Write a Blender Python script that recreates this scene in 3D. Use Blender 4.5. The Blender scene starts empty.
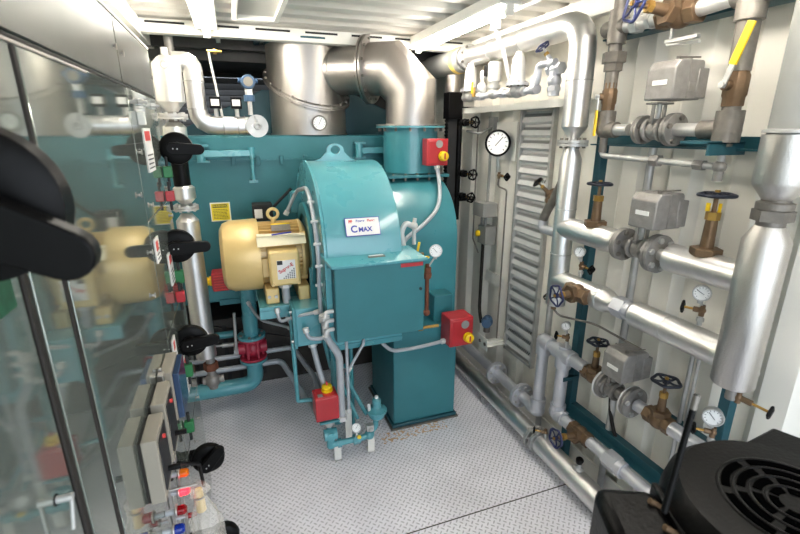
import bpy, bmesh, math, random
from mathutils import Vector as V, Matrix as Mx
random.seed(7)
PI = math.pi
S = bpy.context.scene
COL = S.collection
X, Y, Z = V((1,0,0)), V((0,1,0)), V((0,0,1))

# ------------------------------------------------------------------ camera model (800x534 frame)
FOC = 449.0
PIT = math.atan(136/449.0); YAW = math.atan2(170, math.hypot(136, 449))
CAM = V((0,0,2.0))
FW = V((math.sin(YAW)*math.cos(PIT), math.cos(YAW)*math.cos(PIT), -math.sin(PIT)))
RT = V((math.cos(YAW), -math.sin(YAW), 0)); UP = RT.cross(FW)
def _ray(u, v): return FW*FOC + RT*(u-400) - UP*(v-267)
def onX(u, v, x): r = _ray(u, v); return CAM + r*(x/r.x)
def onY(u, v, y): r = _ray(u, v); return CAM + r*(y/r.y)
def onZ(u, v, z): r = _ray(u, v); return CAM + r*((z-2.0)/r.z)

# ------------------------------------------------------------------ materials
def lin(c): return tuple(((x/255)/12.92 if x/255 <= .04045 else ((x/255+.055)/1.055)**2.4) for x in c)+(1,)
def mat(name, rgb, rough=.5, metal=0., var=.0, vscale=8., bump=.0, bscale=60., dirt=None, coat=0., trans=0., stretch=None, emit=None, es=0.):
    m = bpy.data.materials.new(name); m.use_nodes = True
    nt = m.node_tree; N = nt.nodes; L = nt.links
    b = N['Principled BSDF']; c = lin(rgb)
    b.inputs['Base Color'].default_value = c
    b.inputs['Roughness'].default_value = rough; b.inputs['Metallic'].default_value = metal
    b.inputs['Coat Weight'].default_value = coat; b.inputs['Coat Roughness'].default_value = .12
    if trans: b.inputs['Transmission Weight'].default_value = trans
    tc = N.new('ShaderNodeTexCoord'); mp = N.new('ShaderNodeMapping'); L.new(tc.outputs['Object'], mp.inputs['Vector'])
    if stretch: mp.inputs['Scale'].default_value = stretch
    if var or dirt:
        n = N.new('ShaderNodeTexNoise'); n.inputs['Scale'].default_value = vscale; n.inputs['Detail'].default_value = 5
        L.new(mp.outputs[0], n.inputs['Vector'])
        cr = N.new('ShaderNodeValToRGB'); L.new(n.outputs['Fac'], cr.inputs['Fac'])
        cr.color_ramp.elements[0].position = .3; cr.color_ramp.elements[1].position = .7
        lo = lin(dirt) if dirt else tuple(x*(1-var) for x in c[:3])+(1,)
        if dirt: cr.color_ramp.elements[0].position = .28; cr.color_ramp.elements[1].position = .48
        cr.color_ramp.elements[0].color = lo
        cr.color_ramp.elements[1].color = tuple(min(1, x*(1+var*.4)) for x in c[:3])+(1,)
        L.new(cr.outputs[0], b.inputs['Base Color'])
        r = N.new('ShaderNodeMapRange'); L.new(n.outputs['Fac'], r.inputs['Value'])
        r.inputs['To Min'].default_value = min(1, rough*1.3); r.inputs['To Max'].default_value = rough*.8
        L.new(r.outputs[0], b.inputs['Roughness'])
    if bump:
        n2 = N.new('ShaderNodeTexNoise'); n2.inputs['Scale'].default_value = bscale; n2.inputs['Detail'].default_value = 3
        L.new(mp.outputs[0], n2.inputs['Vector'])
        bm_ = N.new('ShaderNodeBump'); bm_.inputs['Strength'].default_value = bump; bm_.inputs['Distance'].default_value = .004
        L.new(n2.outputs['Fac'], bm_.inputs['Height']); L.new(bm_.outputs[0], b.inputs['Normal'])
    if emit:
        b.inputs['Emission Color'].default_value = lin(emit); b.inputs['Emission Strength'].default_value = es
    return m
M = dict(
 teal = mat('teal_paint', (64,138,146), .28, 0, .10, 5, .08, 25, coat=.4),
 tealL = mat('teal_gloss_paint', (84,156,165), .27, 0, .06, 5, .05, 25, coat=.5),
 tealB = mat('teal_boiler_paint', (50,118,126), .42, 0, .14, 3, .1, 18),
 tealD = mat('dark_teal_steel', (32,80,90), .42, 0, .12, 6),
 cream = mat('container_wall_paint', (234,230,219), .5, 0, .05, 2.2, .06, 20, stretch=(1,1,.35)),
 ceil = mat('container_ceiling_paint', (206,202,194), .5, 0, .06, 3, .05, 20),
 white = mat('white_paint', (228,226,218), .42, 0, .05, 8),
 alu = mat('aluminium_cladding', (222,221,219), .38, 1, .07, 6, .35, 9),
 alur = mat('stucco_aluminium_cladding', (205,201,196), .36, 1, .04, 9, .35, 260),
 steel = mat('brushed_stainless', (178,173,168), .38, 1, .1, 5, .05, 40, stretch=(1,1,.15)),
 zinc = mat('galvanised_steel', (192,191,188), .42, .6, .16, 14, .2, 60),
 silver = mat('silver_pipe_paint', (196,197,202), .38, .45, .07, 10, .15, 60),
 cast = mat('cast_iron_grey', (148,144,139), .45, .4, .25, 18, .4, 90),
 castd = mat('dark_weathered_pipe', (128,122,114), .46, .5, .3, 16, .4, 80),
 bronze = mat('aged_bronze', (124,100,76), .45, .65, .22, 20, .3, 90),
 brass = mat('brass', (190,150,80), .35, .85, .15, 20),
 black = mat('black_paint', (8,7,7), .42, 0, .15, 10, .1, 60),
 blackc = mat('black_motor_paint', (10,9,9), .34, .0, .2, 9, .2, 120),
 rubber = mat('dark_rubber', (46,43,40), .6),
 blue = mat('blue_handwheel_paint', (32,40,84), .4, .1, .15, 20),
 navy = mat('dark_navy_handwheel', (28,32,46), .4, .1, .15, 20),
 red = mat('red_paint', (178,36,44), .38, 0, .1, 12, coat=.3),
 valvered = mat('crimson_valve_paint', (172,44,66), .4, 0, .12, 16, .2, 60),
 yellow = mat('yellow_plastic', (240,200,20), .4, 0, .05, 10),
 label = mat('warning_label_yellow', (238,215,50), .5),
 tan = mat('motor_gold_paint', (226,196,130), .33, .12, .08, 7, .1, 40, coat=.3),
 actgrey = mat('actuator_die_cast_grey', (150,146,142), .52, .45, .14, 30, .35, 130),
 grey = mat('grey_enclosure_paint', (142,142,138), .5, 0, .08, 8),
 creamp = mat('cream_paper', (238,228,196), .5),
 void = mat('deep_black_void', (3,3,3), .9),
 boxgrey = mat('warm_grey_box_plastic', (146,139,126), .5, 0, .05, 8),
 conduit = mat('grey_conduit', (176,180,184), .4, .2, .08, 20, .3, 140),
 louvz = mat('bright_louver_steel', (206,206,204), .4, .25, .08, 14),
 whitec = mat('white_fitting', (208,207,204), .4, .1, .05, 20),
 foam = mat('grey_pipe_insulation', (140,140,136), .75, 0, .08, 8),
 dial = mat('dial_white', (240,240,238), .35),
 ink = mat('ink_black', (24,24,26), .5),
 inkblue = mat('ink_blue', (52,62,160), .5),
 inkred = mat('ink_red', (205,60,55), .5),
 paper = mat('paper_white', (232,230,226), .5),
 rusty = mat('rust_brown', (120,72,50), .7, .2, .3, 20, .3, 80),
 dark = mat('dark_cavity', (34,34,34), .7, 0, .2, 6),
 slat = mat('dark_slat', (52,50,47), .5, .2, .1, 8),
 skid = mat('charcoal_skid_steel', (58,54,50), .6, .2, .25, 6),
 green = mat('green_sleeve', (34,110,62), .4),
 tagg = mat('dark_green_tag', (28,78,52), .4, 0, .4, 60),
 amber = mat('amber_lens', (235,120,20), .15, 0, trans=.3),
 redlens = mat('dark_red_lens', (150,10,20), .12, 0, trans=.3),
 redlit = mat('lit_red_lens', (220,20,30), .15, emit=(255,30,40), es=2),
 bluelens = mat('blue_lens', (20,50,150), .12, trans=.3),
 glassblue = mat('blue_tinted_window', (60,80,110), .1, .3),
 txblue = mat('transmitter_blue', (70,98,128), .4, .2, .1, 20),
 tube = mat('lit_fluorescent_tube', (255,255,250), .3, emit=(255,249,240), es=16),
 bandy = mat('pale_yellow_band', (235,205,110), .5),
 concrete = mat('outside_concrete', (170,168,160), .8, 0, .1, 2),
)
# polished cabinet steel
def cab_mat():
    m = mat('polished_cabinet_steel', (146,152,143), .055, .66, .04, 1.5, .02, 3)
    return m
M['cab'] = cab_mat()
M['cabt'] = mat('satin_cabinet_steel', (92,94,89), .36, .8, .05, 2, .03, 3)
# wrinkled clear plastic
def bag_mat():
    m = mat('clear_plastic_film', (235,228,215), .2, 0, bump=1.0, bscale=40)
    b = m.node_tree.nodes['Principled BSDF']; b.inputs['Alpha'].default_value = .28
    return m
M['bag'] = bag_mat()
# tread plate
def tread():
    m = bpy.data.materials.new('steel_tread_plate'); m.use_nodes = True
    nt = m.node_tree; N = nt.nodes; L = nt.links; b = N['Principled BSDF']
    def mth(op, a, c=None, d=None):
        n = N.new('ShaderNodeMath'); n.operation = op
        for i, q in enumerate((a, c, d)):
            if q is None: continue
            if isinstance(q, (int, float)): n.inputs[i].default_value = q
            else: L.new(q, n.inputs[i])
        return n.outputs[0]
    tc = N.new('ShaderNodeTexCoord'); mp = N.new('ShaderNodeMapping'); L.new(tc.outputs['Object'], mp.inputs['Vector'])
    mp.inputs['Rotation'].default_value = (0,0,PI/4); s = .026; mp.inputs['Scale'].default_value = (1/s,1/s,1)
    sx = N.new('ShaderNodeSeparateXYZ'); L.new(mp.outputs[0], sx.inputs[0]); u, v = sx.outputs[0], sx.outputs[1]
    fu, fv = mth('FLOOR', u), mth('FLOOR', v)
    par = mth('FLOORED_MODULO', mth('ADD', fu, fv), 2.0)
    a = mth('SUBTRACT', mth('SUBTRACT', u, fu), .5); c = mth('SUBTRACT', mth('SUBTRACT', v, fv), .5)
    ip = mth('SUBTRACT', 1.0, par)
    p = mth('ADD', mth('MULTIPLY', a, par), mth('MULTIPLY', c, ip)); q = mth('ADD', mth('MULTIPLY', c, par), mth('MULTIPLY', a, ip))
    e = mth('ADD', mth('POWER', mth('ABSOLUTE', mth('DIVIDE', p, .5)), 2.0), mth('POWER', mth('ABSOLUTE', mth('DIVIDE', q, .17)), 2.0))
    mr = N.new('ShaderNodeMapRange'); L.new(e, mr.inputs['Value']); mr.interpolation_type = 'SMOOTHSTEP'
    mr.inputs['From Min'].default_value = 1.1; mr.inputs['From Max'].default_value = .3
    bp = N.new('ShaderNodeBump'); bp.inputs['Strength'].default_value = 1.0; bp.inputs['Distance'].default_value = .004
    L.new(mr.outputs[0], bp.inputs['Height']); L.new(bp.outputs[0], b.inputs['Normal'])
    n = N.new('ShaderNodeTexNoise'); n.inputs['Scale'].default_value = 3; n.inputs['Detail'].default_value = 6; L.new(tc.outputs['Object'], n.inputs['Vector'])
    cr = N.new('ShaderNodeValToRGB'); L.new(n.outputs['Fac'], cr.inputs['Fac'])
    cr.color_ramp.elements[0].position = .3; cr.color_ramp.elements[0].color = lin((226,224,230)); cr.color_ramp.elements[1].position = .6; cr.color_ramp.elements[1].color = lin((242,240,246))
    mx = N.new('ShaderNodeMix'); mx.data_type = 'RGBA'; L.new(mr.outputs[0], mx.inputs['Factor']); L.new(cr.outputs[0], mx.inputs['A']); mx.inputs['B'].default_value = lin((120,116,122))
    mx2 = N.new('ShaderNodeMath'); mx2.operation = 'MULTIPLY'; L.new(mr.outputs[0], mx2.inputs[0]); mx2.inputs[1].default_value = .5; L.new(mx2.outputs[0], mx.inputs['Factor'])
    # orange rust stains by the pillar base, brown scratches
    g = N.new('ShaderNodeSeparateXYZ'); L.new(tc.outputs['Object'], g.inputs[0])
    dy = mth('ABSOLUTE', mth('SUBTRACT', g.outputs[1], 2.465)); dx = mth('ABSOLUTE', mth('SUBTRACT', g.outputs[0], 1.0))
    inside = mth('MULTIPLY', mth('LESS_THAN', dy, .055), mth('LESS_THAN', dx, .24))
    n3 = N.new('ShaderNodeTexNoise'); n3.inputs['Scale'].default_value = 42; n3.inputs['Detail'].default_value = 6; L.new(tc.outputs['Object'], n3.inputs['Vector'])
    st = mth('MULTIPLY', inside, mth('GREATER_THAN', n3.outputs['Fac'], .54))
    mx3 = N.new('ShaderNodeMix'); mx3.data_type = 'RGBA'; L.new(mth('MULTIPLY', st, .7), mx3.inputs['Factor']); L.new(mx.outputs['Result'], mx3.inputs['A']); mx3.inputs['B'].default_value = lin((206,148,48))
    L.new(mx3.outputs['Result'], b.inputs['Base Color'])
    b.inputs['Roughness'].default_value = .45; b.inputs['Metallic'].default_value = .0
    return m
M['tread'] = tread()
for k_ in ('black','blackc','void','rubber'): M[k_].node_tree.nodes['Principled BSDF'].inputs['Specular IOR Level'].default_value = .14 if k_ != 'void' else 0.

# ------------------------------------------------------------------ mesh builder
def frame(axis, up=None):
    z = V(axis).normalized(); up = V(up) if up is not None else (Z if abs(z.z) < .9 else Y)
    x = up.cross(z).normalized(); y = z.cross(x)
    return Mx((x, y, z)).transposed()
class MB:
    def __init__(s): s.v = []; s.f = []
    def add(s, vs, fs):
        n = len(s.v); s.v += [V(q) for q in vs]; s.f += [tuple(i+n for i in f) for f in fs]; return s
    def box(s, lo, hi):
        a, b = V(lo), V(hi)
        vs = [(x, y, z) for x in (a.x, b.x) for y in (a.y, b.y) for z in (a.z, b.z)]
        return s.add(vs, [(0,1,3,2),(4,6,7,5),(0,4,5,1),(2,3,7,6),(0,2,6,4),(1,5,7,3)])
    def obox(s, c, size, ax, up=None):
        F = frame(ax, up); c = V(c); h = V(size)/2
        vs = [c + F @ V((x*h.x, y*h.y, z*h.z)) for x in (-1,1) for y in (-1,1) for z in (-1,1)]
        return s.add(vs, [(0,1,3,2),(4,6,7,5),(0,4,5,1),(2,3,7,6),(0,2,6,4),(1,5,7,3)])
    def lathe(s, p, axis, prof, n=28, rot=0., up=None, cap=True):
        F = frame(axis, up); p = V(p); vs = []; fs = []
        for d, r in prof:
            for k in range(n):
                a = rot + 2*PI*k/n; vs.append(p + F @ V((r*math.cos(a), r*math.sin(a), d)))
        m = len(prof)
        for i in range(m-1):
            for k in range(n):
                k2 = (k+1) % n; fs.append((i*n+k, i*n+k2, (i+1)*n+k2, (i+1)*n+k))
        if cap:
            fs.append(tuple(range(n-1, -1, -1))); fs.append(tuple((m-1)*n+k for k in range(n)))
        return s.add(vs, fs)
    def cyl(s, a, b, r, r2=None, n=24, rot=0.):
        a, b = V(a), V(b); L = (b-a).length
        return s.lathe(a, b-a, [(0, r), (L, r if r2 is None else r2)], n, rot)
    def hexa(s, a, b, r): return s.cyl(a, b, r, n=6)
    def torus(s, c, axis, R, r, n=32, m=10, wave=0., k=0, a0=0., a1=2*PI):
        F = frame(axis); c = V(c); vs = []; fs = []; full = abs(a1-a0-2*PI) < 1e-6; nn = n if full else n+1
        for i in range(nn):
            a = a0+(a1-a0)*i/n; RR = R*(1+wave*math.cos(k*a))
            for j in range(m):
                b = 2*PI*j/m
                vs.append(c + F @ V(((RR+r*math.cos(b))*math.cos(a), (RR+r*math.cos(b))*math.sin(a), r*math.sin(b))))
        for i in range(n):
            i2 = (i+1) % nn
            for j in range(m):
                j2 = (j+1) % m; fs.append((i*m+j, i2*m+j, i2*m+j2, i*m+j2))
        return s.add(vs, fs)
    def tube(s, pts, r, bend=None, n=14, seg=7):
        pts = [V(p) for p in pts]; bend = r*2.2 if bend is None else bend
        path = [pts[0]]
        for i in range(1, len(pts)-1):
            a, b, c = pts[i-1], pts[i], pts[i+1]; d1, d2 = (a-b), (c-b); l1, l2 = d1.length, d2.length
            if bend <= 0: path.append(b); continue
            t = min(bend, l1*.49, l2*.49); p, q = b+d1/l1*t, b+d2/l2*t
            for k in range(seg+1):
                w = k/seg; path.append(p*(1-w)**2 + b*2*w*(1-w) + q*w*w)
        path.append(pts[-1])
        vs = []; fs = []; t0 = (path[1]-path[0]).normalized(); nrm = (Z if abs(t0.z) < .9 else Y).cross(t0).normalized()
        for i, p in enumerate(path):
            ta = (path[i]-path[i-1]).normalized() if i else t0
            tb = (path[i+1]-path[i]).normalized() if i < len(path)-1 else ta
            t = (ta+tb).normalized(); nrm = (nrm - t*nrm.dot(t)).normalized(); bn = t.cross(nrm)
            k = 1/max(.5, t.dot(tb))
            rr = r
            bs = tb-ta; bs = bs.normalized() if bs.length > 1e-4 else None
            for j in range(n):
                a = 2*PI*j/n; off = nrm*rr*math.cos(a) + bn*rr*math.sin(a)
                if bs is not None: off = off + bs*off.dot(bs)*(k-1)
                vs.append(p + off)
        for i in range(len(path)-1):
            for j in range(n):
                j2 = (j+1) % n; fs.append((i*n+j, i*n+j2, (i+1)*n+j2, (i+1)*n+j))
        fs.append(tuple(range(n-1, -1, -1))); fs.append(tuple((len(path)-1)*n+j for j in range(n)))
        return s.add(vs, fs)
    def prism(s, poly, o, ax, up, h):                      # 2D polygon in the frame's xy, extruded along ax by h
        F = frame(ax, up); o = V(o); n = len(poly)
        vs = [o + F @ V((x, y, 0)) for x, y in poly] + [o + F @ V((x, y, h)) for x, y in poly]
        fs = [tuple(range(n-1, -1, -1)), tuple(range(n, 2*n))] + [(i, (i+1) % n, (i+1) % n+n, i+n) for i in range(n)]
        return s.add(vs, fs)
    def sphere(s, c, r, n=16, sc=(1,1,1)):
        c = V(c); vs = []; fs = []; m = n//2
        for i in range(m+1):
            t = PI*i/m
            for k in range(n):
                a = 2*PI*k/n; vs.append(c+V((r*sc[0]*math.sin(t)*math.cos(a), r*sc[1]*math.sin(t)*math.sin(a), r*sc[2]*math.cos(t))))
        for i in range(m):
            for k in range(n):
                k2 = (k+1) % n; fs.append((i*n+k, (i+1)*n+k, (i+1)*n+k2, i*n+k2))
        return s.add(vs, fs)
def world_of(o):
    p = V((0,0,0))
    while o is not None: p += o.location; o = o.parent
    return p
def build(mb, name, material, parent=None, bevel=0., base=None):
    base = V(base) if base is not None else (world_of(parent) if parent else V((0,0,0)))
    me = bpy.data.meshes.new(name); me.from_pydata([tuple(q-base) for q in mb.v], [], mb.f); me.materials.append(M[material])
    bm = bmesh.new(); bm.from_mesh(me); bmesh.ops.remove_doubles(bm, verts=bm.verts, dist=1e-6); bmesh.ops.recalc_face_normals(bm, faces=bm.faces); bm.to_mesh(me); bm.free()
    me.polygons.foreach_set('use_smooth', [True]*len(me.polygons)); me.set_sharp_from_angle(angle=math.radians(34)); me.update()
    o = bpy.data.objects.new(name, me); COL.objects.link(o)
    if parent is not None: o.parent = parent
    else: o.location = base
    if bevel:
        b = o.modifiers.new('bevel', 'BEVEL'); b.width = bevel; b.segments = 2; b.limit_method = 'ANGLE'; b.harden_normals = False
    return o
def tag(o, label, cat, group=None, kind=None):
    o['label'] = label; o['category'] = cat
    if group: o['group'] = group
    if kind: o['kind'] = kind
    return o
def thing(name, label, cat, loc, group=None):
    o = bpy.data.objects.new(name, None); o.empty_display_size = .05; COL.objects.link(o); o.location = V(loc)
    return tag(o, label, cat, group)
def solo(mb, name, material, label, cat, base, group=None, bevel=0.):
    o = build(mb, name, material, None, bevel, base); return tag(o, label, cat, group)
def struct(mb, name, material, bevel=0.):
    o = build(mb, name, material, None, bevel); o['kind'] = 'structure'; return o
def text(s, name, size, o, right, up, material, parent, depth=.0006, bold=0.):
    cu = bpy.data.curves.new('t', 'FONT'); cu.body = s; cu.size = size; cu.align_x = 'CENTER'; cu.align_y = 'CENTER'; cu.extrude = depth; cu.offset = bold
    t = bpy.data.objects.new('t', cu); COL.objects.link(t); bpy.context.view_layer.update()
    me = bpy.data.meshes.new_from_object(t.evaluated_get(bpy.context.evaluated_depsgraph_get()))
    bpy.data.objects.remove(t); me.materials.clear(); me.materials.append(M[material])
    r, u = V(right).normalized(), V(up).normalized(); n = r.cross(u); F = Mx((r, u, n)).transposed().to_4x4(); F.translation = V(o)-world_of(parent)
    me.transform(F); ob = bpy.data.objects.new(name, me); COL.objects.link(ob); ob.parent = parent; return ob

# ------------------------------------------------------------------ kits
def bolt_ring(parent, c, axis, R, n, r, h, material='zinc', rot=.3, name='bolt'):
    F = frame(axis)
    for k in range(n):
        a = rot+2*PI*k/n; p = V(c)+F @ V((R*math.cos(a), R*math.sin(a), 0))
        build(MB().hexa(p-V(axis).normalized()*h, p+V(axis).normalized()*h, r), name, material, parent)
def flange(parent, c, axis, R, t, rin, n=4, material='cast', bm='zinc', br=.009):
    ax = V(axis).normalized(); c = V(c); mb = MB()
    mb.lathe(c-ax*t, ax, [(0, rin*1.05), (0, R), (t*.92, R), (t*.92, R*.72), (t*1.08, R*.72), (t*1.08, R), (2*t, R), (2*t, rin*1.05)], 36)
    f = build(mb, 'flange', material, parent)
    bolt_ring(parent, c, ax, (R+rin)/2*1.05, n, br, t*1.7, bm)
    return f
def wheel(parent, c, axis, R, r=.006, color='navy', lobes=5, hub='brass', spokes=5):
    ax = V(axis).normalized(); c = V(c); mb = MB(); mb.torus(c, ax, R, r, 40, 8, .07, lobes)
    F = frame(ax)
    for k in range(spokes):
        a = 2*PI*k/spokes; d = F @ V((math.cos(a), math.sin(a), 0)); mb.tube([c+d*R*.2, c+d*R*.6-ax*r*.8, c+d*R], r*.75, n=8)
    mb.cyl(c-ax*r*1.4, c+ax*r*1.4, R*.27)
    w = build(mb, 'handwheel', color, parent)
    build(MB().hexa(c+ax*r*1.0, c+ax*r*2.6, R*.16), 'hub_nut', hub, w)
    return w
def gate_valve(label, c, run, stem, s=.05, L=.13, wr=.05, wc='navy', group=None, body='bronze', name='gate_valve', hub='brass', wheelr=.006):
    c = V(c); run = V(run).normalized(); st = V(stem).normalized(); t = thing(name, label, 'valve', c, group)
    mb = MB(); mb.sphere(c, s*.95, 20); mb.hexa(c-run*s*1.45, c-run*s*.7, s*.88); mb.hexa(c+run*s*.7, c+run*s*1.45, s*.88); mb.cyl(c-run*s, c+run*s, s*.75)
    build(mb, 'valve_body', body, t, .002)
    mb = MB(); mb.hexa(c+st*s*.6, c+st*s*1.15, s*.95); mb.cyl(c+st*s*1.1, c+st*(s*1.15+L*.45), s*.42, s*.34)
    build(mb, 'bonnet', body, t, .0015)
    build(MB().hexa(c+st*(s*1.1+L*.45), c+st*(s*1.1+L*.62), s*.4), 'packing_nut', 'brass', t)
    build(MB().cyl(c+st*(s*1.1+L*.6), c+st*(s*1.1+L), s*.16), 'stem', body, t)
    wheel(t, c+st*(s*1.1+L), st, wr, wheelr, wc, hub=hub)
    return t
def needle_valve(label, c, stem, L=.06, wr=.018, group=None, wc='black', mt='brass'):
    c = V(c); st = V(stem).normalized(); t = thing('needle_valve', label, 'valve', c, group)
    mb = MB(); mb.sphere(c, .014, 14); mb.hexa(c, c+st*L*.45, .011); mb.cyl(c-Z*.022, c+Z*.022, .010)
    build(mb, 'valve_body', 'bronze', t); build(MB().cyl(c+st*L*.4, c+st*L*.95, .005), 'stem', mt, t)
    mb = MB(); mb.torus(c+st*L, st, wr, .005, 24, 8, .14, 4); mb.cyl(c+st*(L-.006), c+st*(L+.006), wr*.6); 
    F = frame(st)
    for k in range(4):
        d = F @ V((math.cos(k*PI/2), math.sin(k*PI/2), 0)); mb.cyl(c+st*L+d*wr*.3, c+st*L+d*wr, .004, n=8)
    build(mb, 'handwheel', wc, t); return t
def gauge(label, c, face, R, stem_to=None, rim='zinc', group=None, na=2.2, back=.028, red=False, name='pressure_gauge', ticks=True, stemr=.006):
    c = V(c); f = V(face).normalized(); t = thing(name, label, 'gauge', c, group)
    up = (Z - f*Z.dot(f)).normalized(); rt = up.cross(f).normalized()
    mb = MB(); mb.lathe(c-f*back, f, [(0, R*.85), (back*.1, R*.95), (back, R*.95), (back, R*1.04), (back+.006, R*1.06), (back+.010, R*1.0), (back+.010, R*.9), (back+.002, R*.88)], 40)
    build(mb, 'case', rim, t)
    d = build(MB().lathe(c, f, [(.001, R*.885), (.004, R*.885)], 40), 'dial', 'dial', t)
    dirn = rt*math.cos(na)+up*math.sin(na)
    build(MB().obox(c+f*.0055+dirn*R*.18, (R*.06, .001, R*.95), dirn, f), 'needle', 'ink', d)
    if ticks:
        mb = MB()
        for k in range(11):
            a = math.radians(-45+270*k/10); q = rt*math.cos(a)+up*math.sin(a); mb.obox(c+f*.0045+q*R*.72, (R*.05, .0008, R*.16), q, f)
        build(mb, 'scale_marks', 'ink', d)
    if stem_to is not None:
        mb = MB(); mb.hexa(c-f*back*.5-up*R*.9, c-f*back*.5-up*(R*.9+.018), stemr*1.7); mb.cyl(c-f*back*.5-up*R*.9, V(stem_to), stemr)
        build(mb, 'gauge_stem', 'zinc', t)
    return t
def ball_valve(label, c, run, side, lever_dir, s=.045, lever=.14, group=None):
    c = V(c); run = V(run).normalized(); sd = V(side).normalized(); ld = V(lever_dir).normalized(); t = thing('ball_valve', label, 'valve', c, group)
    mb = MB(); mb.lathe(c-run*s*1.7, run, [(0, s*.72), (0, s*.85), (s*.7, s*.85), (s*.9, s*.95), (s*2.4, s*.95), (s*2.7, s*.8), (s*3.4, s*.8), (s*3.4, s*.7)], 10)
    mb.cyl(c, c+sd*s*1.25, s*.45); build(mb, 'valve_body', 'bronze', t, .002)
    q = c+sd*s*1.35; F = [run]
    lv = build(MB().obox(q+ld*lever*.2, (.02, .005, lever*.5), ld, sd), 'lever', 'zinc', t)
    build(MB().obox(q+ld*lever*.72, (.028, .009, lever*.72), ld, sd), 'lever_grip', 'yellow', lv, .002)
    build(MB().hexa(q-sd*.003, q+sd*.012, .012), 'lever_nut', 'zinc', lv)
    return t
def actuator(label, c, group='grey die-cast valve actuators'):
    # c: centre of the pipe beneath; the box stands above, turned a little
    c = V(c); t = thing('valve_actuator', label, 'actuator', c, group)
    mb = MB(); mb.sphere(c, .042, 20); mb.cyl(c-Y*.085, c+Y*.085, .028)
    build(mb, 'valve_body', 'cast', t)
    mb = MB(); mb.box(c+V((-.035,-.008,.02)), c+V((-.028,.008,.105))); mb.box(c+V((.028,-.008,.02)), c+V((.035,.008,.105))); mb.box(c+V((-.045,-.03,.1)), c+V((.045,.03,.108)))
    mb.box(c+V((-.04,-.012,.03)), c+V((.04,.012,.042)))
    build(mb, 'mounting_bracket', 'cast', t, .002)
    build(MB().cyl(c+Z*.03, c+Z*.11, .011), 'valve_stem', 'zinc', t)
    for y in (-.032, .032): build(MB().torus(c+Y*y, Y, .04, .010, 24, 8), 'clamp_ring', 'cast', t)
    z0 = .112
    w, l, h = .075, .064, .145
    k = c+V((-.015,-.062,0))
    poly = [(-w,0),(-w,h*.80),(-w*.72,h),(w*.9,h),(w,h*.92),(w,0)]
    vs = [(k.x+a, k.y-l, k.z+z0+b) for a, b in poly]+[(k.x+a, k.y+l, k.z+z0+b) for a, b in poly]; m = len(poly)
    b = build(MB().add(vs, [tuple(range(m)), tuple(range(2*m-1, m-1, -1))]+[(i, (i+1) % m, (i+1) % m+m, i+m) for i in range(m)]), 'housing', 'actgrey', t, .005)
    build(MB().box(k+V((-.004,-l-.0025,z0+.004)), k+V((0,l+.0025,z0+h+.0025))), 'cover_seam', 'cast', b)
    build(MB().box(k+V((w*.6,-l-.004,z0+.006)), k+V((w+.024,l*.7,z0+h*.80))), 'terminal_cover', 'actgrey', t, .004)
    build(MB().box(k+V((.0,-l-.006,z0+.03)), k+V((w*.5,-l,z0+h*.45))), 'front_plate', 'actgrey', t, .002)
    build(MB().box(k+V((-w-.0035,-.035,z0+.055)), k+V((-w-.0005,.030,z0+.073))), 'label_strip', 'paper', t)
    build(MB().cyl(k+V((-.03,-.03,z0+h)), k+V((-.03,-.03,z0+h+.008)), .008).cyl(k+V((-.04,-.03,z0+h+.009)), k+V((.06,-.05,z0+h+.011)), .003, n=8), 'position_pointer', 'castd', t)
    return t
def disc_handle(label, c, R, ang, size=1., lever=None, group='black rotary disconnect handles'):
    # rotary disconnect: disc with its axis along Y (towards the room's open end), lever across it
    c = V(c); t = thing('disconnect_handle', label, 'handle', c, group)
    mb = MB(); mb.lathe(c+Y*.035*size, -Y, [(0, R*.9), (.02*size, R), (.05*size, R*.97), (.058*size, R*.86), (.062*size, .5*R)], 40)
    build(mb, 'disc', 'black', t)
    build(MB().cyl(c+Y*.03*size, c-Y*.05*size, R*.42), 'hub', 'black', t)
    d = V((math.cos(ang), 0, math.sin(ang))); lv = lever or R*1.65
    F = MB(); w = R*.30
    pts = []
    for k in range(9): a = -PI/2+PI*k/8; pts.append((w*1.05*math.cos(a)+lv, w*1.05*math.sin(a)))
    for k in range(9): a = PI/2+PI*k/8; pts.append((w*1.25*math.cos(a)-.15*R, w*1.25*math.sin(a)))
    up = V((-d.z, 0, d.x)); n = -Y
    vs = [c+d*x+up*y-Y*.045*size for x, y in pts]; vs += [q-Y*.036*size for q in vs]; m = len(pts)
    F.add(vs, [tuple(range(m)), tuple(range(2*m-1, m-1, -1))]+[(i, (i+1) % m, (i+1) % m+m, i+m) for i in range(m)])
    lo = build(F, 'lever', 'black', t, .004*size)
    for k in (-.06, .06): build(MB().cyl(c+d*k*R*2-Y*.081*size, c+d*k*R*2-Y*.085*size, .004*size, n=10), 'screw', 'zinc', lo)
    mb = MB(); mb.box((-.298, c.y+.005, c.z-R*.45), (max(c.x, -.29), c.y+.04, c.z+R*.45)); build(mb, 'mounting_block', 'black', t, .003)
    return t

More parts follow.
